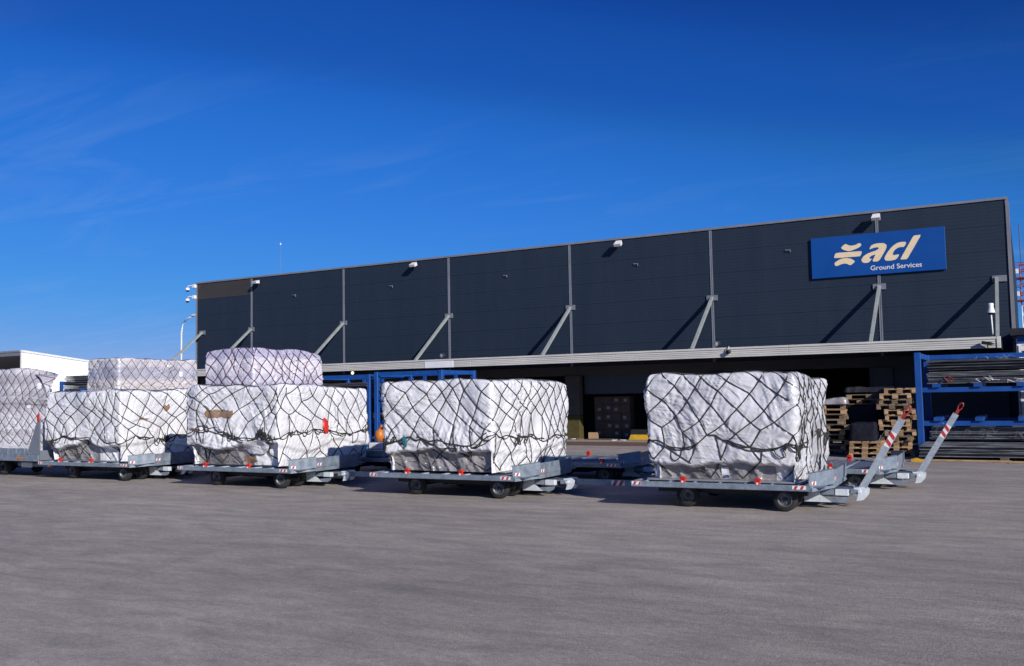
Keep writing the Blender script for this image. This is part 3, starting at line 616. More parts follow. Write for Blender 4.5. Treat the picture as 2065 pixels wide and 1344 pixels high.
        while t > gather+0.10: rows.append(t); t -= dv
        def gz(u):
            a = u/P_*2*math.pi; return gather+0.22*float(perlin(math.cos(a)*2.2, math.sin(a)*2.2, 0.3, sd+82))+0.07*float(perlin(math.cos(a)*7, math.sin(a)*7, 0.9, sd+83))
        nodes = []
        for i, t in enumerate(rows):
            row = []
            for j in range(nJ):
                u = (j+0.5*(i % 2))*du+shear*(topS-t)+rs.uniform(-jit, jit); tt = t+(rs.uniform(-jit, jit) if i > 1 else 0)
                u, tt2 = wp(u, tt); row.append((u, tt2 if i > 1 else tt))
            nodes.append(row)
        def near(u, ref):
            while u-ref > P_/2: u -= P_
            while u-ref < -P_/2: u += P_
            return u
        def strand(a, b, rr=None):
            b = (near(b[0], a[0]), b[1]); mu = (a[0]+b[0])/2+rs.uniform(-.012, .012); mt = (a[1]+b[1])/2-rs.uniform(0, .018)
            s.add([a, (mu, mt), b], rr or r)
        for i in range(len(rows)-1):
            for j in range(nJ):
                for dj in ((-1, 0) if i % 2 == 0 else (0, 1)):
                                        strand(nodes[i][j], nodes[i+1][(j+dj) % nJ])
        if not anchors: return
        nG = int(P_/0.27); dG = P_/nG; G_ = []
        for k in range(nG):
            ug = k*dG+rs.uniform(-.08, .08); G_.append((ug, gz(ug)+rs.uniform(-.07, .06)))
        def nearest(u, k=1):
            i = int(math.floor((u % P_)/dG+0.5)); return [G_[(i+j) % nG] for j in ((0,) if k == 1 else (0, 1) if (u % P_)/dG > i else (-1, 0))]
        for (u, t) in nodes[-1]:
            for g_ in nearest(u, 2):
                if rs.rand() < 0.9: strand((u, t), g_)
        def slack(a, b, sag, rr):
            b = (near(b[0], a[0]), b[1]); n = 6
            s.add([(a[0]+(b[0]-a[0])*i/n, a[1]+(b[1]-a[1])*i/n-sag*math.sin(math.pi*i/n)+rs.uniform(-.006, .006)) for i in range(n+1)], rr, lift=rs.uniform(0.006, 0.018), pin=0.012)
        for k in range(nG):
            if rs.rand() < 0.85: slack(G_[k], G_[(k+1) % nG], rs.uniform(-.02, .05), r)
            if rs.rand() < 0.45*tangle: slack(G_[k], G_[(k+1) % nG], rs.uniform(.03, .12), r*0.9)
            if rs.rand() < 0.25*tangle: slack(G_[k], G_[(k+2) % nG], rs.uniform(.0, .10), r*0.9)
        # gathered bundle: several wandering turns of slack rope
        for k in range(int(3*tangle)):
            u0 = rs.uniform(0, P_); ln = rs.uniform(0.7, 2.6); ph = rs.uniform(0, 6.28); pts = []
            off = rs.uniform(-0.06, 0.05); n = int(ln/0.09)
            for i in range(n+1):
                u = u0+ln*i/n; pts.append((u, gz(u)+off+0.03*math.sin(u*4+ph)+0.016*math.sin(u*13+ph*2)+rs.uniform(-.006, .006)))
            s.add(pts, r, lift=rs.uniform(0.006, 0.028), pin=0.012)
        cen = np.array([G_[i][0] for i in rs.randint(0, nG, int(7*tangle))])
        for k in range(int(P_*2.4*tangle)):   # hanging loops, mostly in clusters
            u0 = rs.choice(cen)+rs.normal()*0.16 if rs.rand() < 0.75 else rs.uniform(0, P_)
            w = rs.uniform(0.05, 0.17); d = rs.uniform(0.06, 0.20); g0 = gz(u0)+rs.uniform(-.03, .03); lean = rs.uniform(-.10, .10)
            s.add([(u0-w/2, g0+0.03), (u0-w*0.55+lean*.5, g0-d*0.55), (u0-w*0.25+lean, g0-d*0.93), (u0+lean, g0-d), (u0+w*0.3+lean, g0-d*0.9), (u0+w*0.55+lean*.5, g0-d*0.5), (u0+w/2, g0+0.03)], r*0.85, lift=rs.uniform(0.008, 0.026), pin=0)
        for k in range(int(8*tangle)):       # knots
            u0 = rs.choice(cen)+rs.normal()*0.05; g0 = gz(u0)+rs.uniform(-.03, .05); c = []
            for i in range(14): c.append((u0+rs.normal()*0.04, g0+rs.normal()*0.045))
            s.add(c, r, lift=rs.uniform(0.012, 0.03), pin=0.0)
        # skirt: big diamonds from the bundle to the rings along the base
        nA = int(P_/0.58); da = P_/nA; mids = []; anc = []
        for k in range(nA):
            mids.append((k*da+rs.uniform(-.09, .09), rs.uniform(.20, .34))); anc.append(((k+0.5)*da+rs.uniform(-.08, .08), 0.03))
        for k in range(nA):
            for a_ in (anc[k-1], anc[k]):
                if rs.rand() < 0.86: strand(mids[k], a_)
            for sg_ in (-1, 1):
                if rs.rand() < 0.85: strand(mids[k], nearest(mids[k][0]+sg_*rs.uniform(0.10, 0.30))[0])
            if rs.rand() < 0.25: strand(anc[k], (anc[k][0]+rs.uniform(-.12, .12), gz(anc[k][0])))
    def radial_folds(s, pts, amp=0.016):
        for (u0, s0, rad, nk) in pts:
            du = (s.Ug-u0+s.P/2) % s.P-s.P/2; dz = s.Sg-s0; rr = np.sqrt(du**2+dz**2)+1e-4; th = np.arctan2(dz, du)
            s.o += amp*np.cos(th*nk+3*perlin(du*3, dz*3, du*0+u0, s.seed+90))*np.exp(-(rr/rad)**2)*(rr/(rr+0.06))-amp*1.3*np.exp(-(rr/0.07)**2)
    def patch(s, name, u0, u1, s0, s1, m, root, jag=0.03, lift=0.008, seed=0, n=14, k=6, label=None, rect=False):
        rs = np.random.RandomState(seed); us = np.linspace(u0, u1, n); lo = s0+rs.uniform(-jag, jag, n); hi = s1+rs.uniform(-jag, jag, n)
        if not rect: lo[0] = hi[0] = (s0+s1)/2+rs.uniform(-jag, jag); lo[-1] = hi[-1] = (s0+s1)/2+rs.uniform(-jag, jag)
        G = []
        for t in np.linspace(0, 1, k): G.append(s.at(np.stack([us, lo+(hi-lo)*t], 1), lift*(0.35+0.65*math.sin(math.pi*min(max(t, .12), .88)))))
        V = np.concatenate(G); i = np.arange(k-1)[:, None]*n; j = np.arange(n-1)[None, :]
        F = np.stack([i+j, i+j+1, i+n+j+1, i+n+j], -1).reshape(-1, 4)
        o = inst(name, quad_mesh(name, V, F, m), root)
        if label: o['label'] = label
        return o
def load_root(name_label, x_left, x_right, y_near, depth, z, yaw=0.0):
    t = thing('cargo_load', name_label, 'cargo load', ((x_left+x_right)/2, y_near+depth/2, z), yaw, 'netted cargo loads')
    return t
def base_sheet(t, sx, sy, over=0.10):
    mb = MB(); mb.bbox(-sx/2-over*0.3, -sy/2-over*0.3, -0.035, sx/2+over*0.3, sy/2+over*0.3, -0.004, 0.006); mb.build('base_sheet', M_alu, t)

DZ = 0.475          # top of the base sheets on the dollies
# front row, from right to left
t = load_root('white wrapped netted load on the rightmost front dolly, raised tow bar beside it', -5.64, -3.18, 14.60, 2.62, DZ, R(1))
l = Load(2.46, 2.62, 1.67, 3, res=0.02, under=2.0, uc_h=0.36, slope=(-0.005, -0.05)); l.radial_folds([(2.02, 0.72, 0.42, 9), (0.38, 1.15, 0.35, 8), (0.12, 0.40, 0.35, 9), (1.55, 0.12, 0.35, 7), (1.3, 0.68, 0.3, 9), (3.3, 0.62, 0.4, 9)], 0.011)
l.net(0.42, 0.20, 0.62, 0.16); l.finish('w', M_film_w, M_rope, t); base_sheet(t, 2.46, 2.4)
l.patch('torn_film', 3.6, 3.75, 0.62, 0.9, M_glass, t, 0.03, 0.05, 3)
l.patch('blue_label', 1.14, 1.26, 0.07, 0.20, M_paper, t, 0.01, 0.02, 4, 6, 4, rect=True); l.patch('blue_mark', 1.17, 1.25, 0.03, 0.06, M_sign, t, 0.01, 0.03, 5, 6, 4, rect=True)
t = load_root('white wrapped netted load with a teal tag on the second front dolly from right', -11.11, -8.62, 14.60, 3.30, DZ, R(0.5))
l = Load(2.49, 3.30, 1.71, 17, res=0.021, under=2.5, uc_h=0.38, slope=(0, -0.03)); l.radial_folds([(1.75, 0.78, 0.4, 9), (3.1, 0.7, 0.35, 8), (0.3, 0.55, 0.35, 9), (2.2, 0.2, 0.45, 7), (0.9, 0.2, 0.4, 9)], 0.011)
l.net(0.41, 0.20, 0.60, 0.24, tangle=1.35); l.finish('w', M_film_w2, M_rope, t); base_sheet(t, 2.49, 2.4)
l.patch('teal_tag', 0.38, 0.52, 0.46, 0.66, M_teal, t, 0.04, 0.05, 8, 7, 4)
t = load_root('white wrapped netted load with red tag and brown cardboard gap, below the plum netted load', -16.66, -13.88, 14.62, 3.1, DZ, R(0.5))
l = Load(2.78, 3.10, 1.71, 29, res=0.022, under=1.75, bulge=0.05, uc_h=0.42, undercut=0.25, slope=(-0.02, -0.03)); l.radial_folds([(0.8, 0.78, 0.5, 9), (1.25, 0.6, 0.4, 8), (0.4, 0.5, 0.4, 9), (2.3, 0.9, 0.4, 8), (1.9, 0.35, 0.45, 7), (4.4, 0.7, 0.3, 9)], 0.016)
l.net(0.46, 0.22, 0.68, 0.08, tangle=1.2, warp=0.22); l.finish('w', M_film_w2, M_rope, t); base_sheet(t, 2.78, 2.4)
l.patch('torn_opening', 0.56, 1.40, 1.03, 1.19, M_card, t, 0.035, 0.012, 2, 30, label='brown carton showing through torn film')
l.patch('carton_label', 0.92, 0.99, 1.08, 1.14, M_papd, t, 0.004, 0.022, 2, 6, 4, rect=True); l.patch('carton_label', 1.14, 1.23, 1.09, 1.14, M_papd, t, 0.004, 0.022, 3, 6, 4, rect=True)
l.patch('torn_opening', 0.02, 0.40, 0.735, 0.79, M_card, t, 0.03, 0.014, 5); l.patch('torn_opening', 1.5, 1.9, 0.06, 0.18, M_card, t, 0.05, 0.02, 6)
l.patch('film_flap', 1.62, 2.35, 0.28, 0.52, M_film_w2, t, 0.05, 0.12, 9)
l.patch('red_tag', 4.05, 4.24, 0.62, 0.98, M_red, t, 0.04, 0.06, 7, 8, 5)
t = load_root('white wrapped netted load with a small brown tear on the leftmost striped front dolly', -21.75, -18.93, 14.66, 2.9, DZ, R(0.5))
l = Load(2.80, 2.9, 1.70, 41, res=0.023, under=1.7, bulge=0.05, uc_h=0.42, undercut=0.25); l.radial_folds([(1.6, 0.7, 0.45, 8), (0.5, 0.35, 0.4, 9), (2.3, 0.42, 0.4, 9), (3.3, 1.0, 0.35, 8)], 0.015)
l.net(0.44, 0.21, 0.55, 0.26, tangle=0.9, warp=0.2); l.finish('w', M_film_w2, M_rope, t); base_sheet(t, 2.8, 2.4)
l.patch('torn_opening', 3.95, 4.15, 1.20, 1.33, M_card, t, 0.05, 0.012, 21, 9, 4); l.patch('torn_opening', 3.2, 3.5, 0.98, 1.03, M_card, t, 0.03, 0.012, 22, 9, 4)
t = load_root('tall film wrapped carton load at the left picture edge on the dolly with orange reflectors', -25.35, -22.25, 14.85, 1.25, 0.62, R(6))
def top5(X, Y, z, U):
    k = np.clip((z-1.5)/0.7, 0, 1); st_ = np.clip((z-1.46)/0.05, 0, 1); kz = np.clip((z-0.62)/0.03, 0, 1)*np.clip((1.30-z)/0.04, 0, 1); return -0.22*np.clip(X+0.95*(Y+0.62)-0.6, 0, 1), -0.30*k**2*np.clip(X+0.95*(Y+0.62)-0.2, 0, 1)-0.10*st_-0.03*kz
l = Load(3.1, 1.25, 2.2, 53, lean=0.95, uc_h=0.0, fold=0.6, bulge=0.03, topf=top5); l.net(0.31, 0.155, 0.05, 0.1, r=0.008, anchors=False, warp=0.10); l.finish('w', M_film_b, M_rope_b, t); base_sheet(t, 3.1, 1.25)
l.patch('paper_label', 2.45, 2.58, 1.72, 1.88, M_paper, t, 0.01, 0.02, 1, 6, 4, rect=True); l.patch('paper_label', 2.22, 2.34, 1.16, 1.25, M_paper, t, 0.01, 0.02, 2, 6, 4, rect=True)
# second row: two tall loads
t = load_root('tall shiny lilac film load under a plum coloured net in the second row', -19.64, -17.82, 17.90, 2.72, DZ)
def topA(X, Y, z, U):
    k = np.clip((z-1.9)/0.9, 0, 1); return -0.10*np.clip((Y-0.2), 0, 2)-0.12*np.clip(-X-0.3, 0, 1), -0.06*k
l = Load(1.82, 2.72, 2.80, 61, uc_h=0.0, fold=1.5, bulge=0.045, topf=topA, edge_r=0.04, cr=0.05); l.radial_folds([(1.75, 2.5, 0.5, 7), (2.6, 2.2, 0.4, 8)], 0.016)
l.net(0.36, 0.20, 0.05, 0.22, r=0.013, anchors=False, warp=0.14); l.finish('w', M_film_l, M_rope_p, t); base_sheet(t, 1.82, 2.4)
t = load_root('tall grey beige film wrapped load standing left of the lilac one in the second row', -24.6, -23.18, 17.90, 2.95, DZ)
l = Load(1.42, 2.95, 2.70, 71, uc_h=0.0, fold=1.3, bulge=0.045, edge_r=0.04, cr=0.05)
l.net(0.34, 0.18, 0.05, 0.1, r=0.007, anchors=False, warp=0.10); l.finish('w', M_film_g, M_rope_b, t); base_sheet(t, 1.42, 2.4)
l.patch('paper_label', 3.55, 3.68, 2.18, 2.34, M_paper, t, 0.01, 0.02, 1, 6, 4, rect=True)

# ------------------------------------------------------------------ dollies
def wheel_mesh():
    mb = MB(); mb.lathe([(0.10, -0.065), (0.165, -0.07), (0.185, -0.05), (0.19, 0.0), (0.185, 0.05), (0.165, 0.07), (0.10, 0.065)], (0, 0, 0), (0, 1, 0), 26)
    tyre = mb.mesh('tyre', M_tyre, True)
    mb = MB(); mb.lathe([(0.002, -0.035), (0.035, -0.045), (0.045, -0.02), (0.082, -0.02), (0.092, -0.05), (0.108, -0.072), (0.116, -0.066), (0.10, -0.03), (0.10, 0.06)], (0, 0, 0), (0, 1, 0), 22)
    for k in range(5):
        a = k*2*math.pi/5; mb.lathe([(0.013, 0), (0.013, -0.02), (0.001, -0.022)], (0.064*math.cos(a), -0.018, 0.064*math.sin(a)), (0, 1, 0), 6)
    return tyre, mb.mesh('rim', M_rim, False)
TYRE, RIM = wheel_mesh()
def stripes(o, d, n, h, cnt, parent, flip=1):
    """reflective tape: o corner, d direction (unit), n outward normal; alternating slanted red and white"""
    o = Vector(o); d = Vector(d); n = Vector(n); upz = Vector((0, 0, h)); mb = MB(); w = h*0.85
    ln = w*(cnt+0.4)
    mb.prism([o, o+d*ln, o+d*ln+upz, o+upz], n*0.003, 1)
    for k in range(cnt):
        if k % 2: continue
        a = k*w+0.02
        mb.prism([o+d*(a)+n*0.003+upz*0.04, o+d*(a+w*0.9)+n*0.003+upz*0.04, o+d*(min(ln, a+w*1.45))+n*0.003+upz*0.96, o+d*(a+w*0.55)+n*0.003+upz*0.96], n*0.002, 0)
    return mb.build('reflective_strip', [M_redtape, M_whitetape], parent)
STOP = None
def stop_mesh():
    mb = MB(); mb.bbox(-0.045, -0.03, 0, 0.045, 0.03, 0.085, 0.008); mb.bbox(-0.05, -0.012, 0.086, 0.05, 0.075, 0.125, 0.01); mb.bar((-0.03, 0, 0.126), (0.03, 0, 0.126), 0.03, 0.02)
    mb.lathe([(0.018, 0), (0.018, -0.008), (0.002, -0.009)], (0, -0.03, 0.05), (0, 1, 0), 8, 1)
    return mb.mesh('lock_stop', [M_red, M_whitetape])
STOP = stop_mesh()
def tow_frame(t, x0, yc, ang, length=1.33):
    """steering frame with two box arms, and the hinged tow bar at angle ang above level"""
    ZA, ZM, ZC = 0.31, 0.215, 0.105
    for (a_, b_, w_, m_) in ((0.02, 0.27, 0.05, M_galvb), (0.50, 0.70, 0.05, M_galvb), (-0.12, 0.018, 0.04, M_galv)):
        mb = MB(); mb.bbox(x0+a_, yc-0.38-w_, ZM, x0+b_, yc-0.38+w_, ZA+(0.003 if w_ > 0.045 else -0.006), 0.006); mb.build('frame_block', m_, t)
    mb = MB(); mb.bbox(x0+0.272, yc-0.42, ZM+0.006, x0+0.498, yc-0.34, ZA-0.004, 0.006); mb.build('frame_arm', M_galv, t)
    mb = MB(); mb.bbox(x0-0.12, yc+0.33, ZM, x0+0.70, yc+0.43, ZA, 0.008); mb.build('frame_arm', M_galv, t)
    mb = MB(); mb.box(x0+0.05, yc-0.328, ZA-0.03, x0+0.70, yc+0.328, ZA-0.012); mb.build('frame_plate', M_deck, t)
    for s_ in (-1, 1):
        y0 = yc+s_*0.39
        mb = MB(); mb.prism([(x0+0.02, y0, ZC), (x0+0.44, y0, ZC), (x0+0.28, y0, ZM-0.003), (x0+0.02, y0, ZM-0.003)], (0, 0.02*s_, 0)); mb.build('skirt_plate', M_galvb, t)
        mb = MB(); mb.prism([(x0+0.445, y0, ZC), (x0+0.60, y0, ZC), (x0+0.665, y0, ZC+0.035), (x0+0.69, y0, ZC+0.09), (x0+0.345, y0, ZC+0.06)], (0, 0.012*s_, 0)); mb.build('skirt_plate', M_galv, t)
    xp = x0+0.84; zp = 0.255; c, s_ = math.cos(ang), math.sin(ang)
    for q in (-1, 1):
        mb = MB(); mb.bbox(x0+0.702, yc-0.20 if q < 0 else yc+0.13, zp-0.035, xp-0.02, yc-0.13 if q < 0 else yc+0.20, zp+0.035, 0.006); mb.build('hinge_lug', M_galv, t)
        mb = MB(); y0 = yc-0.128 if q < 0 else yc+0.108
        mb.prism([(xp-0.10, y0, zp+0.06), (xp+0.06, y0, zp+0.075), (xp+0.125, y0, zp+0.03), (xp+0.11, y0, zp-0.06), (xp+0.05, y0, zp-0.13), (xp-0.06, y0, zp-0.15), (xp-0.03, y0, zp-0.06)], (0, 0.02, 0)); mb.build('hinge_plate', M_galvb, t)
    mb = MB(); mb.tube([(xp, yc-0.22, zp), (xp, yc+0.22, zp)], 0.022); mb.build('hinge_pin', M_galvb, t)
    p0 = Vector((xp, yc, zp)); d = Vector((c, 0, s_)); upn = Vector((-s_, 0, c))
    mb = MB(); mb.bar(p0-d*0.02, p0+d*length, 0.075, 0.105, upv=upn)
    bar = mb.build('tow_bar', M_galvm if ang > 0.3 else M_galv, t)
    e = p0+d*length
    mb = MB(); mb.bar(e, e+d*0.10, 0.04, 0.055, upv=upn); mb.build('eye_shank', M_redd, bar)
    cen = e+d*0.16; pts = [cen+d*(0.075*math.cos(a))+upn*(0.035*math.sin(a)) for a in np.linspace(0, 2*math.pi, 15)]
    mb = MB(); mb.tube(pts, 0.013, 6); mb.build('tow_eye', M_redd, bar)
    n = Vector((0, -1, 0)); o = p0+d*(length*0.62)-upn*0.046+n*0.038; q = upn*0.092
    mb = MB(); mb.prism([o, o+d*0.26, o+d*0.26+q, o+q], n*0.003, 1)
    for a in (0.02, 0.14): mb.prism([o+d*a+n*.003, o+d*(a+0.06)+n*.003, o+d*(a+0.11)+n*.003+q, o+d*(a+0.05)+n*.003+q], n*0.002, 0)
    mb.build('reflective_strip', [M_redtape, M_whitetape], bar)
    if ang > 0.3:
        mb = MB(); e2 = p0+d*(length*0.80)+upn*0.055
        mb.tube([e2, e2+upn*0.05, e2+upn*0.085-d*0.02, e2+upn*0.09-d*0.2, e2+upn*0.06-d*0.22], 0.008, 6); mb.build('lock_handle', M_galv, bar, True)
def dolly(x, y, Ln, yaw, label, ang=0.0, Wd=2.45, stop_x=(0.30, 0.75)):
    t = thing('cargo_dolly', label, 'dolly', (x, y, 0), yaw, 'cargo dollies')   # origin: near rear corner of the deck
    ZT, ZB = 0.437, 0.345; XF = Ln+0.27
    for y0 in (0.0, Wd-0.06):
        mb = MB(); mb.bbox(0, y0, ZB, Ln+0.02, y0+0.06, ZT, 0.008); mb.build('side_beam', M_galv, t)
    mb = MB(); mb.bbox(0.0, 0.062, ZB, 0.06, Wd-0.062, ZT, 0.008); mb.build('rear_beam', M_galv, t)
    # cut front corners carry raised plates
    for s_ in (0, 1):
        ya, yb = (0.0, 0.52) if s_ == 0 else (Wd, Wd-0.52)
        mb = MB(); mb.prism([(Ln-0.02, ya, 0.40), (XF, yb, 0.43), (XF, yb, 0.665), (Ln-0.02, ya, 0.625)], (-0.012, -0.0 if s_ else 0.0, 0))
        mb.prism([(Ln-0.02, ya, 0.625), (XF, yb, 0.665), (XF-0.05, yb, 0.665), (Ln-0.07, ya, 0.625)], (0, 0, -0.01))
        mb.prism([(Ln+0.02, ya, ZB), (XF, yb, ZB+0.02), (XF, yb, 0.40), (Ln+0.02, ya, 0.398)], (-0.03, 0, 0)); mb.build('corner_plate', M_galv, t)
    mb = MB(); mb.box(XF-0.014, 0.525, 0.44, XF, Wd-0.525, 0.64); mb.box(XF-0.07, 0.525, 0.355, XF-0.016, Wd-0.525, 0.438)
    for yy in np.linspace(0.7, Wd-0.7, 5): mb.box(XF-0.06, yy, 0.44, XF-0.016, yy+0.012, 0.62)
    mb.build('front_plate', M_galv, t)
    # deck and rollers
    for k in range(3):
        y0 = 0.08+k*(Wd-0.16)/3
        mb = MB(); mb.bbox(0.062, y0+0.004, 0.395, XF-0.09, y0+(Wd-0.16)/3-0.004, 0.418, 0.003); mb.build('deck_plate', M_deck, t)
    mbr = MB(); mbr.tube([(0, 0.10, 0), (0, Wd-0.10, 0)], 0.028, 10); rm = mbr.mesh('roller', M_galv, True)
    nr = 7
    for k in range(nr): inst('roller', rm, t, (0.22+k*(Ln-0.42)/(nr-1), 0, 0.413))
    for fx in stop_x:
        inst('lock_stop', STOP, t, (Ln*fx, 0.035, ZT-0.04)); inst('lock_stop', STOP, t, (Ln*fx, Wd-0.04, ZT-0.04), (0, 0, math.pi))
    stripes((0.02, 0, ZT-0.06), (1, 0, 0), (0, -1, 0), 0.055, 3, t); stripes((Ln-0.28, 0, ZT-0.062), (1, 0, 0), (0, -1, 0), 0.055, 4, t)
    stripes((XF, 0.56, 0.47), (0, 1, 0), (1, 0, 0), 0.055, 3, t)
    dv = Vector((0.27, 0.52, 0)).normalized(); nv = Vector((dv.y, -dv.x, 0))
    stripes(Vector((Ln-0.02+0.012, 0.0, 0.44))+dv*0.03, dv, nv, 0.055, 2, t)
    # chassis
    mb = MB(); mb.box(0.3, 0.55, 0.22, Ln-0.15, 0.66, 0.343); mb.box(0.3, Wd-0.66, 0.22, Ln-0.15, Wd-0.55, 0.343)
    for xx in (0.10, 0.9, 1.7, Ln-0.12): mb.box(xx, 0.065, 0.35, xx+0.08, Wd-0.065, 0.393)
    mb.tube([(0.86, 0.35, 0.19), (0.86, Wd-0.35, 0.19)], 0.035); mb.tube([(Ln-0.44, 0.22, 0.19), (Ln-0.44, Wd-0.22, 0.19)], 0.035)
    mb.lathe([(0.38, 0), (0.38, 0.05), (0.30, 0.05), (0.30, 0.0)], (Ln-0.42, Wd/2, 0.26), (0, 0, 1), 20); mb.box(1.2, 0.8, 0.17, 1.9, Wd-0.8, 0.34); mb.build('chassis', M_under, t)
    for (wx, wy) in ((Ln-0.44, 0.27), (Ln-0.44, 0.74), (Ln-0.44, Wd-0.74), (Ln-0.44, Wd-0.27), (0.86, 0.40), (0.86, Wd-0.40)):
        w = inst('wheel', TYRE, t, (wx, wy, 0.19), (0, 0, math.pi if wy > Wd/2 else 0)); inst('rim', RIM, w)
    tow_frame(t, Ln-0.27, Wd/2, ang)
    return t
dolly(-5.86, 14.46, 2.90, R(2), 'galvanised dolly with raised tow bar under the rightmost white load', R(60), 2.45, (0.305, 0.72))
dolly(-11.33, 14.46, 3.20, R(1.5), 'galvanised dolly carrying the load with the teal tag, tow bar level', 0, 2.45, (0.27, 0.645))
dolly(-16.78, 14.50, 3.28, R(1.5), 'galvanised dolly carrying the load with the red tag, tow bar level', 0, 2.45, (0.25, 0.64))
dolly(-21.9, 14.56, 3.32, R(1.5), 'galvanised dolly carrying the load with the small brown tear', 0, 2.45, (0.24, 0.58))
dolly(-5.38, 17.75, 2.95, R(1), 'empty dolly with raised tow bar in the second row by the pallets', R(59), 2.4, (0.3, 0.72))
dolly(-10.40, 17.75, 2.95, R(1), 'empty dolly in the second row behind the gap between the two right loads', 0, 2.4, (0.42, 0.86))
dolly(-15.60, 17.78, 3.0, R(0.5), 'nearly empty dolly in the second row below the blue rack', 0, 2.4)
dolly(-20.75, 17.78, 2.95, R(0.5), 'dolly under the tall lilac load in the second row', 0, 2.4)
dolly(-25.9, 17.78, 2.95, R(0.5), 'dolly under the tall grey beige load in the second row', 0, 2.4)
# the dolly of another make at the left edge
t = thing('cargo_dolly', 'grey flatbed dolly with orange reflectors and upright triangular end plate at left edge', 'dolly', (-25.6, 14.62, 0), 0, 'cargo dollies')
mb = MB(); mb.bbox(0, 0, 0.42, 3.62, 0.10, 0.585, 0.01); mb.build('side_beam', M_galv, t)
mb = MB(); mb.bbox(0, 1.5, 0.42, 3.62, 1.6, 0.585, 0.01); mb.build('side_beam', M_galv, t)
mb = MB(); mb.box(0.0, 0.102, 0.55, 3.6, 1.498, 0.58); mb.build('deck_plate', M_deck, t)
mb = MB(); mb.prism([(0, 0.02, 0.588), (3.25, 0.02, 0.588), (3.1, 0.02, 0.745), (0, 0.02, 0.745)], (0, 0.03, 0))
for xx in np.linspace(0.2, 3.0, 9): mb.box(xx, 0.008, 0.60, xx+0.03, 0.019, 0.74)
mb.build('side_guard', M_galv, t)
mb = MB(); mb.prism([(3.10, 0.03, 0.59), (3.62, 0.03, 0.59), (3.62, 0.03, 1.53), (3.56, 0.03, 1.53)], (0, 0.03, 0)); mb.box(3.622, 0.03, 0.45, 3.65, 1.5, 0.70); mb.build('end_plate', M_plate, t)
mb = MB(); mb.bbox(3.53, 0.0, 1.45, 3.63, 0.028, 1.62, 0.01); mb.build('corner_marker', M_red, t)
for xx in (2.72, 0.9):
    mb = MB(); mb.bbox(xx, -0.012, 0.475, xx+0.28, 0.001, 0.525, 0.004); mb.build('side_reflector', M_orange, t)
for (wx, wy) in ((1.55, 0.45), (0.35, 0.45), (1.55, 1.35), (0.35, 1.35)):
    w = inst('wheel', TYRE, t, (wx, wy, 0.21), (0, 0, math.pi if wy > 1 else 0)); w.scale = (1.1, 1.1, 1.1); inst('rim', RIM, w)
mb = MB(); mb.box(0.2, 0.6, 0.26, 3.3, 0.72, 0.42); mb.box(0.2, 1.2, 0.26, 3.3, 1.3, 0.42); mb.tube([(1.55, 0.3, 0.21), (1.55, 1.4, 0.21)], 0.04); mb.build('chassis', M_under, t)
mb = MB(); mb.bbox(2.0, 0.5, 0.24, 3.5, 0.62, 0.34, 0.01); mb.build('steering_frame', M_galv, t)
mb = MB(); mb.bbox(2.18, 0.48, 0.215, 2.65, 0.498, 0.345, 0.005); mb.build('white_plate', M_white, t)
mb = MB(); mb.bbox(3.3, 0.485, 0.24, 3.5, 0.499, 0.335, 0.004); mb.build('front_reflector', M_orange, t)

# bits lying on the nearly empty dolly
t = thing('foam_block', 'small white foam block lying on the second row dolly behind the teal tagged load', 'block', (-13.98, 18.25, 0.635))
mb = MB(); mb.bbox(-0.2, -0.16, 0, 0.19, 0.16, 0.15, 0.015); mb.build('foam_block_body', M_white, t)
t = thing('control_box', 'bluish grey metal box on the nearly empty second row dolly', 'box', (-14.0, 18.3, 0.442))
mb = MB(); mb.bbox(-0.42, -0.3, 0, 0.36, 0.3, 0.19, 0.02); mb.build('box_body', M_galv, t)
mb = MB(); mb.bbox(-0.41, -0.312, 0.15, 0.35, -0.301, 0.18, 0.002); mb.build('box_rim', M_galvb, t)
t = thing('blue_strap', 'bright blue folded strap lying beside the white foam block', 'strap', (-14.28, 18.15, 0.635))
mb = MB(); mb.bbox(-0.12, -0.1, 0, 0.07, 0.1, 0.05, 0.015); mb.bbox(-0.05, -0.08, 0.051, 0.06, 0.08, 0.09, 0.015); mb.build('strap_fold', mat('bright_blue', (0.02, 0.22, 0.6), (0.02, 0.16, 0.5), 8, 0.5), t)
t = thing('orange_bag', 'round orange plastic bag resting on the white foam block', 'bag', (-13.95, 18.25, 0.785))
bmv = []; nU, nV = 16, 10
for j in range(nV+1):
    for i in range(nU):
        a = 2*math.pi*i/nU; b_ = math.pi*j/nV; rr = 0.135*(1+0.12*float(perlin(math.cos(a)*2.5, math.sin(a)*2.5, b_*2, 5)))
        bmv.append((rr*math.sin(b_)*math.cos(a)*0.95, rr*math.sin(b_)*math.sin(a), 0.175+rr*1.15*math.cos(b_)))
fsx = [(j*nU+i, j*nU+nU+i, j*nU+nU+(i+1) % nU, j*nU+(i+1) % nU) for j in range(nV) for i in range(nU)]
mb = MB(); mb.add(bmv, fsx); mb.build('bag_body', M_orange, t, True)
mb = MB(); mb.tube([(0, 0, 0.33), (0.02, 0, 0.38), (0.05, 0.02, 0.42)], 0.025, 6, r1=0.04); mb.build('bag_neck', M_orange, t)

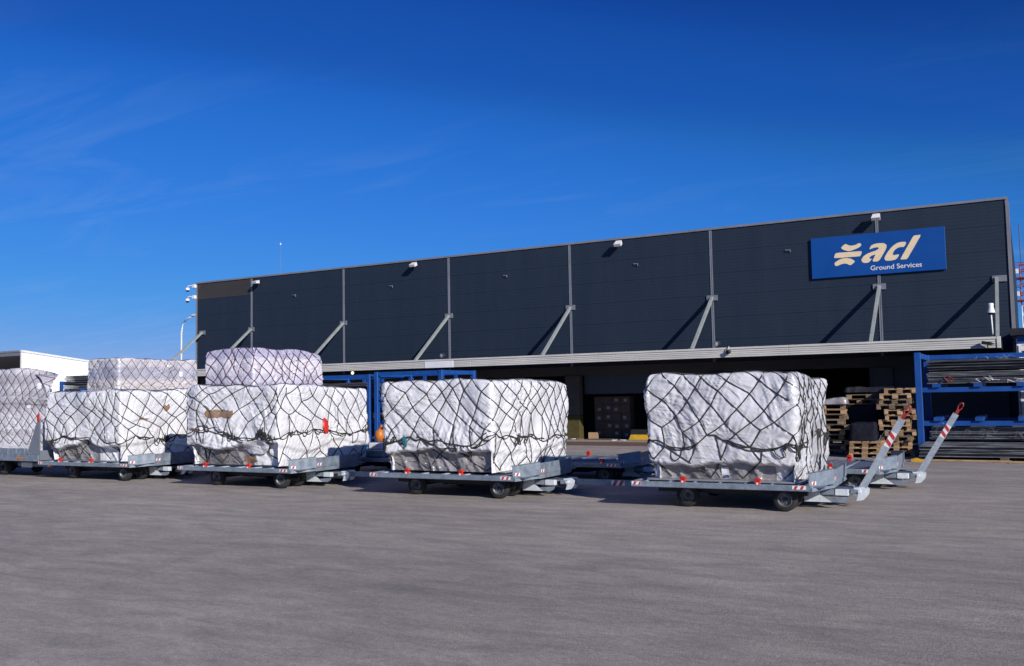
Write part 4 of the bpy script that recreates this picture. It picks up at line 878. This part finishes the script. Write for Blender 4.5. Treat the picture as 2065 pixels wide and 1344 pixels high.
# ------------------------------------------------------------------ blue storage racks with cargo sheets
def rack(x0, x1, y0, y1, zt, levels, label, front_top=True, mids=0, pw=0.17):
    t = thing('storage_rack', label, 'rack', ((x0+x1)/2, y0, 0), 0, 'blue steel racks')
    X0, X1 = -(x1-x0)/2, (x1-x0)/2; D = y1-y0
    def part(name, mb): return mb.build(name, M_blue, t)
    for xx in (X0, X1):
        for yy in (0, D):
            mb = MB(); mb.bbox(xx-pw/2, yy-pw/2, 0, xx+pw/2, yy+pw/2, zt, 0.012); part('post', mb)
        mb = MB(); mb.box(xx-0.05, pw/2, zt-0.16, xx+0.05, D-pw/2, zt-0.01); part('cross_beam', mb)
    for yy in ((0, D) if front_top else (D,)):
        mb = MB(); mb.box(X0+pw/2, yy-0.05, zt-0.15, X1-pw/2, yy+0.05, zt-0.012); part('top_beam', mb)
    for k in range(mids):
        xx = X0+(X1-X0)*(k+1)/(mids+1); mb = MB(); mb.box(xx-0.06, D-0.16, 0.1, xx+0.06, D-0.06, zt-0.16); part('post', mb)
    for z in levels:
        for yy in (0, D):
            mb = MB(); mb.box(X0+pw/2, yy-0.05, z-0.13, X1-pw/2, yy+0.05, z); part('shelf_beam', mb)
        n = max(2, int((X1-X0)/1.05))
        for k in range(n):
            xx = X0+0.45+k*1.02; mb = MB(); mb.box(xx-0.10, -0.12, z+0.002, xx+0.10, D+0.05, z+0.10); part('bearer', mb)
    return t
SHEETS = {}
def sheet_stack(x, y, z, sx, sy, n, th, where, rz=0.0, seed=0, m=None):
    rs = random.Random(seed); key = (sx, sy, round(th, 3), (m or M_sheet).name)
    if key not in SHEETS:
        mb = MB(); mb.bbox(-sx/2, -sy/2, 0, sx/2, sy/2, th*0.62, 0.004); SHEETS[key] = mb.mesh('cargo_sheet', m or M_sheet)
    for k in range(n):
        o = inst('cargo_sheet', SHEETS[key], None, (x+rs.uniform(-.03, .03), y+rs.uniform(-.05, .05), z+k*th), (rs.uniform(-.002, .002), rs.uniform(-.0015, .0015), rz+rs.uniform(-.006, .006)))
        tag(o, ('topmost ' if k == n-1 else 'lowest ' if k == 0 else '')+'flat dark metal sheet '+where, 'cargo sheet', 'flat metal sheets '+where)
rack(-2.66, 3.9, 27.95, 30.5, 2.86, (0.96, 1.88), 'tall blue steel rack at the right edge holding dark cargo sheets', False)
sheet_stack(0.62, 29.2, 1.985, 6.1, 2.44, 9, 0.037, 'low on the upper shelf of the right blue rack', seed=1, m=M_sheet2)
sheet_stack(0.62, 29.2, 2.355, 6.1, 2.44, 8, 0.036, 'topmost on the upper shelf of the right blue rack', seed=2)
sheet_stack(0.62, 29.25, 0.44, 6.1, 2.44, 9, 0.040, 'under the lower shelf of the right blue rack', seed=3, m=M_sheet2)
sheet_stack(0.75, 27.55, 0.10, 6.6, 2.7, 7, 0.042, 'on the ground before the right blue rack', seed=4, m=M_sheet2)
for i, (x, y, ln) in enumerate(((-1.6, 25.95, 2.3), (0.6, 25.8, 2.2), (2.5, 25.9, 2.0))):
    t = thing('timber_bearer', ['long pale timber lying under the left front of the ground sheet stack', 'long pale timber under the middle of the ground sheet stack', 'pale timber under the far right end of the ground sheet stack'][i], 'timber', (x, y, 0), 0.02*i, 'timbers under the sheet stack')
    mb = MB(); mb.bbox(-ln/2, -0.05, 0.004, ln/2, 0.05, 0.05, 0.006); mb.build('plank', M_wood, t)
    mb = MB(); mb.bbox(ln/2-0.25, 0.06, 0.004, ln/2-0.05, 2.8, 0.098, 0.006); mb.build('beam', M_wood2, t)
# loose straps and netting on the rack
rs = np.random.RandomState(8)
def scribble(name, label, cat, x0, x1, y, z0, z1, n, m, r, seed, group=None):
    rs_ = np.random.RandomState(seed); lines = []
    for k in range(n):
        c = np.array([rs_.uniform(x0, x1), y, rs_.uniform(z0, z1)]); p = [c+np.array([rs_.normal()*0.09, rs_.uniform(-.05, 0), rs_.normal()*0.05]) for i in range(5)]
        q = np.concatenate([np.linspace(p[i], p[i+1], 4, endpoint=False) for i in range(4)]); lines.append((q, r))
    cx = np.array([(x0+x1)/2, y, z0]); lines = [(q-cx, r_) for q, r_ in lines]
    o = inst(name, ropes_mesh(name, lines, m, 5), None, tuple(cx)); tag(o, label, cat, group)
scribble('strap_bundle', 'tangle of white straps hanging off the upper shelf sheets', 'straps', -1.25, -0.25, 27.93, 2.03, 2.11, 6, M_paper, 0.006, 1)
scribble('strap_bundle', 'few red straps dangling from the upper shelf sheets', 'straps', -2.1, -1.45, 27.93, 2.06, 2.18, 2, M_redd, 0.012, 2)
scribble('strap_bundle', 'pale rope tangle lying on top of the upper shelf sheets', 'straps', -2.1, 0.1, 28.2, 2.655, 2.67, 4, M_galv, 0.006, 3)
scribble('strap_bundle', 'grey net tangle hanging under the lower shelf beam', 'straps', -1.6, 0.0, 27.90, 0.55, 0.75, 8, M_trim, 0.004, 4)
rack(-22.3, -19.27, 29.0, 31.3, 2.87, (0.9, 1.9), 'blue steel rack left of centre with open top frame', True, 3)
rack(-25.6, -22.75, 29.1, 31.3, 2.80, (0.9, 2.2), 'blue steel rack partly hidden right of the lilac load', True, 2, 0.14)
sheet_stack(-24.15, 30.1, 2.31, 2.7, 2.3, 5, 0.035, 'on the half hidden left blue rack', seed=5)
sheet_stack(-20.9, 30.1, 2.01, 2.6, 2.2, 6, 0.035, 'on the middle blue rack', seed=6)
sheet_stack(-24.15, 30.1, 1.01, 2.7, 2.3, 7, 0.035, 'low on the half hidden left blue rack', seed=15)
rack(-36.2, -32.6, 25.1, 27.6, 2.80, (1.2, 2.36), 'low blue rack far left before the white hangar', False, 0, 0.12)
sheet_stack(-34.3, 26.3, 2.47, 3.4, 2.4, 5, 0.05, 'low on the far left rack before the white hangar', seed=7)
sheet_stack(-34.25, 26.3, 2.74, 3.4, 2.4, 6, 0.05, 'topmost on the far left rack before the white hangar', seed=9)

# ------------------------------------------------------------------ wooden pallets
def pallet_proto(mw, seed):
    rs_ = random.Random(seed); t = thing('wooden_pallet', 'x', 'pallet')
    for k in range(5):
        w = 0.145 if k % 2 == 0 else 0.10; y = (-0.3275, -0.19, 0, 0.19, 0.3275)[k]
        mb = MB(); mb.box(-0.6, y-w/2, 0.122, 0.6, y+w/2, 0.144); mb.build('deck_board', mw, t)
    for x in (-0.5275, 0, 0.5275):
        mb = MB(); mb.box(x-0.0725, -0.4, 0.100, x+0.0725, 0.4, 0.1215); mb.build('stringer_board', mw, t)
    for x in (-0.5275, 0, 0.5275):
        for y in (-0.35, 0, 0.35):
            w = 0.0725 if y == 0 else 0.05; mb = MB(); mb.box(x-0.072, y-w, 0.0225, x+0.072, y+w, 0.0995); mb.build('block', mw, t)
    for y in (-0.35, 0, 0.35):
        w = 0.0725 if y == 0 else 0.05; mb = MB(); mb.box(-0.6, y-w, 0, 0.6, y+w, 0.022); mb.build('bottom_board', mw, t)
    return t
protos = [pallet_proto(M_wood, 1), pallet_proto(M_wood2, 2)]
used = [False, False]
def place_pallet(kind, x, y, z, rz, label, group):
    if not used[kind]: t = protos[kind]; used[kind] = True
    else: t = copy_tree(protos[kind])
    t.location = (x, y, z); t.rotation_euler = (0, 0, rz); tag(t, label, 'pallet', group)
rs_ = random.Random(3)
for k in range(13):
    nm = 'topmost wooden pallet of the tall stack beside the right blue rack' if k == 12 else 'second wooden pallet from the top of the tall stack beside the right blue rack' if k == 11 else 'lowest wooden pallet of the tall stack beside the right blue rack' if k == 0 else 'wooden pallet in the middle of the tall stack beside the right blue rack'
    place_pallet(0 if rs_.random() < 0.75 else 1, -3.24+rs_.uniform(-.08, .07), 27.95+rs_.uniform(-.10, .08), 0.004+k*0.1445, math.pi/2+R(4)+rs_.uniform(-.10, .10), nm, 'wooden pallets in the tall stack')
for k in range(3):
    place_pallet(0, -4.03+0.03*k, 27.35, 0.004+k*0.1445, math.pi/2+R(4)-0.03*k, ['lowest', 'middle', 'topmost'][k]+' wooden pallet of the low stack left of the tall one', 'wooden pallets in the low stack')
for k in range(10):
    place_pallet(0 if k in (1, 4, 8, 9) else 1, -5.2+rs_.uniform(-.10, .10), 27.9+rs_.uniform(-.08, .08), 0.004+k*0.1445, rs_.uniform(-.12, .16), ('lowest pallet' if k == 0 else 'topmost pallet' if k == 9 else 'pallet in the middle')+' of the ragged stack just behind the rightmost white load', 'pallets in the ragged stack')
place_pallet(1, -4.2, 28.55, 0.004, 0.05, 'weathered pallet on the ground under the navy wrapped goods', 'single pallets under goods')
for k in range(2):
    place_pallet(k, -4.3+0.2*k, 28.6, 1.43+k*0.1445, 0.14*k+0.05, ['lower', 'upper'][k]+' loose pallet lying on top of the navy wrapped goods', 'loose pallets on the wrapped goods')
# wrapped goods between the pallet stacks
def goods(x, y, z, sx, sy, h, m, label, seed):
    t = thing('wrapped_goods', label, 'wrapped goods', (x, y, z), 0, 'film wrapped goods among the pallets')
    l = Load(sx, sy, h, seed, res=0.05, uc_h=0.0, fold=1.2, bulge=0.05, cr=0.06); l.finish('w', m, M_rope, t)
goods(-4.25, 28.5, 0.16, 1.15, 0.9, 1.26, M_navy, 'dark navy film wrapped goods standing on a pallet', 81)
goods(-4.05, 27.45, 0.45, 0.7, 0.8, 0.50, M_navy, 'navy film bundle on the low pallet stack', 87)
goods(-5.0, 27.85, 1.455, 0.9, 0.7, 0.16, M_film_u, 'crumpled grey film lying on the ragged pallet stack', 85)
t = thing('folded_tarpaulin', 'black folded tarpaulin lying over the tops of the pallet stacks', 'tarpaulin', (-3.95, 28.7, 1.78))
l = Load(1.5, 0.8, 0.13, 89, res=0.04, uc_h=0.0, fold=1.0, bulge=0.05, cr=0.05, edge_r=0.04); l.finish('w', M_black, M_rope, t)
t = thing('wheel_chock', 'yellow wheel chock on the ground beneath the tall pallet stack', 'chock', (-2.52, 25.6, 0.004))
mb = MB(); mb.prism([(-0.18, -0.06, 0), (0.18, -0.06, 0), (0.12, -0.06, 0.05), (-0.06, -0.06, 0.10), (-0.14, -0.06, 0.08)], (0, 0.13, 0)); mb.build('chock_body', M_yellow, t)

# ------------------------------------------------------------------ cartons and goods inside the bay
rs_ = random.Random(12); cw, ch_ = 0.40, 0.345
cm = [MB().bbox(-cw/2+.004, -0.25, 0, cw/2-.004, 0.25, ch_-.006, 0.008).mesh('carton', m) for m in (M_cardd, M_cardd2)]
lm = MB().box(-0.07, -0.254, 0.12, 0.07, -0.2515, 0.24).mesh('carton_label', M_papd)
tm = MB().box(-cw/2+.01, -0.2535, ch_/2-.02, cw/2-.01, -0.251, ch_/2+.02).mesh('packing_tape', M_cardd2)
for c in range(4):
    for r_ in range(5):
        o = inst('carton', cm[rs_.randrange(2)], None, (-15.72+c*cw+rs_.uniform(-.01, .01), 35.75+rs_.uniform(-.03, .03), 0.012+r_*ch_))
        pos = ('left column', 'second column', 'third column', 'right column')[c]; lv = ('on the floor', 'second up', 'third up', 'fourth up', 'on top')[r_]
        tag(o, 'brown carton in the shaded carton stack, '+pos+', '+lv, 'carton', 'cartons stacked in the bay')
        if rs_.random() < 0.6: inst('carton_label', lm, o, (rs_.uniform(-.07, .07), 0, rs_.uniform(-.06, .04)))
        inst('packing_tape', tm, o)
t = thing('small_carton', 'small tan carton on the floor before the shaded carton stack', 'carton', (-15.75, 34.95, 0.012), 0.2)
mb = MB(); mb.bbox(-0.19, -0.12, 0, 0.19, 0.12, 0.26, 0.006); mb.build('carton_body', M_cards, t)
t = thing('floor_scale', 'low yellow platform with black top beside the shaded cartons', 'platform', (-13.35, 34.75, 0.012))
mb = MB(); mb.add([(-0.62, -0.35, 0), (0.62, -0.35, 0), (0.62, 0.35, 0), (-0.62, 0.35, 0), (-0.55, -0.3, 0.2), (0.55, -0.3, 0.2), (0.55, 0.3, 0.2), (-0.55, 0.3, 0.2)], [(0, 3, 2, 1), (4, 5, 6, 7), (0, 1, 5, 4), (1, 2, 6, 5), (2, 3, 7, 6), (3, 0, 4, 7)]); mb.build('yellow_base', M_yellow, t)
mb = MB(); mb.bbox(-0.56, -0.31, 0.202, 0.56, 0.31, 0.40, 0.02); mb.build('black_top', M_black, t)
t = thing('wrapped_goods', 'clear film wrapped goods in the bay behind the yellow platform', 'wrapped goods', (-12.9, 35.6, 0.012), 0, 'film wrapped goods among the pallets')
l = Load(1.0, 0.9, 1.35, 91, res=0.05, uc_h=0, fold=1.3, bulge=0.05); l.finish('w', M_film_l, M_rope, t)
for i, (x, y, c, lb) in enumerate(((-16.35, 34.2, M_paper, 'crumpled white paper scrap near the concrete column'), (-15.95, 34.15, M_cards, 'tan cardboard scrap near the concrete column'), (-14.3, 33.6, M_paper, 'white paper scrap near the yellow sill'), (-13.9, 33.7, M_paper, 'pale paper scrap right of the others near the sill'))):
    mb = MB(); q = random.Random(i); pts = [(0.13*math.cos(a)+q.uniform(-.04, .04), 0.08*math.sin(a), q.uniform(0, .03)) for a in np.linspace(0, 2*math.pi, 8)[:-1]]
    mb.prism(pts, (0, 0, 0.02)); tag(mb.build('paper_scrap', c, None, loc=(x, y, 0.01)), lb, 'litter', 'scraps on the dock floor')

# ------------------------------------------------------------------ white hangar far left
hg = thing('hangar', 'white corrugated hangar with dark open front at the far left', 'hangar', (-77.65, 50.0, 0))
# local x to the right along the open front (negative = away to the left), local y back along the white side wall
LW = 26.0; RK = -0.113; HT = 6.40
def rz_(y): return HT+RK*y
prof = []; y = 0.0
while y < LW: prof += [(y, 0.0), (y+0.20, 0.0), (y+0.225, 0.03), (y+0.315, 0.03)]; y += 0.34
n = len(prof); mb = MB()
mb.add([(b_, a, 0) for a, b_ in prof]+[(b_, a, rz_(a)) for a, b_ in prof], [(i, i+1, n+i+1, n+i) for i in range(n-1)]); mb.build('corrugated_wall', M_hangar, hg)
mb = MB(); mb.prism([(-0.10, -0.15, rz_(-0.15)), (-0.10, LW, rz_(LW)), (-0.10, LW, rz_(LW)+0.17), (-0.10, -0.15, rz_(-0.15)+0.17)], (0.20, 0, 0)); mb.build('eaves_trim', M_white, hg)
mb = MB(); mb.box(-0.10, -0.12, 0, 0.06, -0.003, HT-0.02); mb.build('corner_post', M_white, hg)
mb = MB(); mb.prism([(-26, -0.1, rz_(-0.1)+0.02), (-26, LW, rz_(LW)+0.02), (-26, LW, rz_(LW)+0.14), (-26, -0.1, rz_(-0.1)+0.14)], (25.89, 0, 0)); mb.build('roof', M_trim, hg)
mb = MB(); x = -26.0
while x < -0.3: mb.box(x, -0.14, HT+0.0, x+0.22, -0.102, HT+0.17); x += 0.36
mb.build('roof_ribs', M_trim, hg)
mb = MB(); mb.bbox(-26, -0.10, HT-0.32, -0.11, 0.1, HT-0.02, 0.02); mb.build('front_beam', M_plate, hg)
mb = MB(); mb.box(-26, LW-0.3, 0, -0.05, LW-0.1, rz_(LW)-0.1); mb.box(-26.2, 0, 0, -26.02, LW-0.4, rz_(LW)); mb.box(-26, 9.0, 0, -0.3, 9.2, rz_(9.2)-0.2); mb.build('inner_wall', M_dark, hg)
for x in (-8.5, -17):
    mb = MB(); mb.bbox(x-0.15, 0.0, 0, x+0.15, 0.3, HT-0.33, 0.02); mb.build('front_column', M_plate, hg)

# ------------------------------------------------------------------ lamp post, thin mast, lattice tower, cabin
t = thing('lamp_post', 'slim grey lamp post with curved arm left of the warehouse', 'lamp post', (-51.7, 45.0, 0))
mb = MB(); mb.tube([(0, 0, 0), (0, 0, 3.5), (0.0, 0, 6.6), (0.10, 0, 7.1), (0.32, 0, 7.42), (0.7, 0, 7.62), (1.2, 0, 7.72)], 0.085, 8, r1=0.05); mb.build('pole', M_galvb, t, True)
mb = MB(); mb.bbox(1.1, -0.12, 7.70, 1.75, 0.12, 7.86, 0.03); mb.build('lamp_head', M_galvb, t)
t = thing('roof_mast', 'very thin pale mast rising behind the warehouse roof', 'mast', (-56.55, 60, 0))
mb = MB(); mb.tube([(0, 0, 0), (0, 0, 8), (0, 0, 15.3)], 0.05, 6, r1=0.012); mb.build('mast_pole', M_trim, t)
mb = MB(); mb.lathe([(0.002, 0.18), (0.05, 0.16), (0.05, 0), (0.002, -0.02)], (0, 0, 15.3), (0, 0, 1), 8); mb.build('finial', M_white, t)
t = thing('lattice_tower', 'red and white lattice mast with platforms at the right edge', 'tower', (0.30, 70, 0))
def ring(z): w = 0.42; return [(-w, -w, z), (w, -w, z), (w, w, z), (-w, w, z)]
z = 0.0
bands = [(0, 7.0, M_white), (7.0, 9.3, M_red), (9.3, 12.5, M_red)]
for z0, z1, m in ((0, 3.4, M_redd), (3.4, 7.1, M_white), (7.1, 9.9, M_redd)):
    mb = MB()
    for i in range(4):
        mb.tube([ring(z0)[i], ring(z1)[i]], 0.04, 6)
    zz = z0
    while zz < z1-0.2:
        z2 = min(z1, zz+0.8)
        for i in range(4):
            a, b_ = ring(zz)[i], ring(z2)[(i+1) % 4]; mb.tube([a, b_], 0.018, 5); mb.tube([ring(z2)[i], ring(z2)[(i+1) % 4]], 0.018, 5)
        zz = z2
    mb.build('lattice_section', m, t)
for zp in (7.45, 8.95):
    mb = MB(); mb.box(-0.95, -0.7, zp, 0.9, 0.7, zp+0.07)
    for x in (-0.93, 0.88):
        for y in (-0.68, 0.68): mb.bar((x, y, zp+.07), (x, y, zp+1.05), 0.05)
    for zz in (0.55, 1.03):
        for (a, b_) in (((-0.93, -0.68), (0.88, -0.68)), ((-0.93, 0.68), (0.88, 0.68)), ((-0.93, -0.68), (-0.93, 0.68)), ((0.88, -0.68), (0.88, 0.68))): mb.bar((*a, zp+zz), (*b_, zp+zz), 0.045)
    for yy in (-0.5, 0.1): mb.bar((-0.42, yy, zp+0.5), (-1.2, yy, zp+1.0), 0.05)
    mb.build('platform', M_redd, t)
    mb = MB(); mb.bbox(-0.75, -0.72, zp+0.3, -0.5, -0.5, zp+0.62, 0.02); mb.build('antenna_box', M_white, t)
mb = MB(); mb.tube([(-0.33, -0.3, 9.9), (-0.33, -0.3, 12.6)], 0.03, 6); mb.tube([(0, 0, 9.9), (0, 0, 12.0)], 0.05, 6); mb.build('whip_antenna', M_black, t)
t = thing('site_cabin', 'white site cabin with dark roof and blue band behind the right rack', 'cabin', (2.2, 31.9, 0))
mb = MB(); mb.bbox(-2.46, 0, 0, 2.6, 2.3, 3.16, 0.02); mb.build('cabin_wall', M_white, t)
mb = MB(); mb.bbox(-2.44, -0.02, 3.165, 2.6, 2.3, 3.40, 0.01); mb.build('blue_band', M_blue, t)
mb = MB(); mb.box(-2.6, -0.25, 3.41, 2.8, 2.5, 3.62); mb.build('roof', M_black, t)
mb = MB(); mb.box(-2.40, -0.03, 2.2, -2.34, -0.002, 3.1); mb.box(-0.9, -0.03, 2.2, -0.84, -0.002, 3.1); mb.box(-2.339, -0.03, 2.94, -0.901, -0.002, 3.1); w = mb.build('window_frame', M_white, t)
mb = MB(); mb.box(-2.31, -0.012, 2.82, -0.95, -0.003, 3.12); mb.build('window_pane', M_dglass, t)
for k in range(5):
    mb = MB(); mb.box(-2.44+k*1.0, -0.012, 0.1, -2.40+k*1.0, -0.001, 3.1); mb.build('wall_rib', M_trim, t)
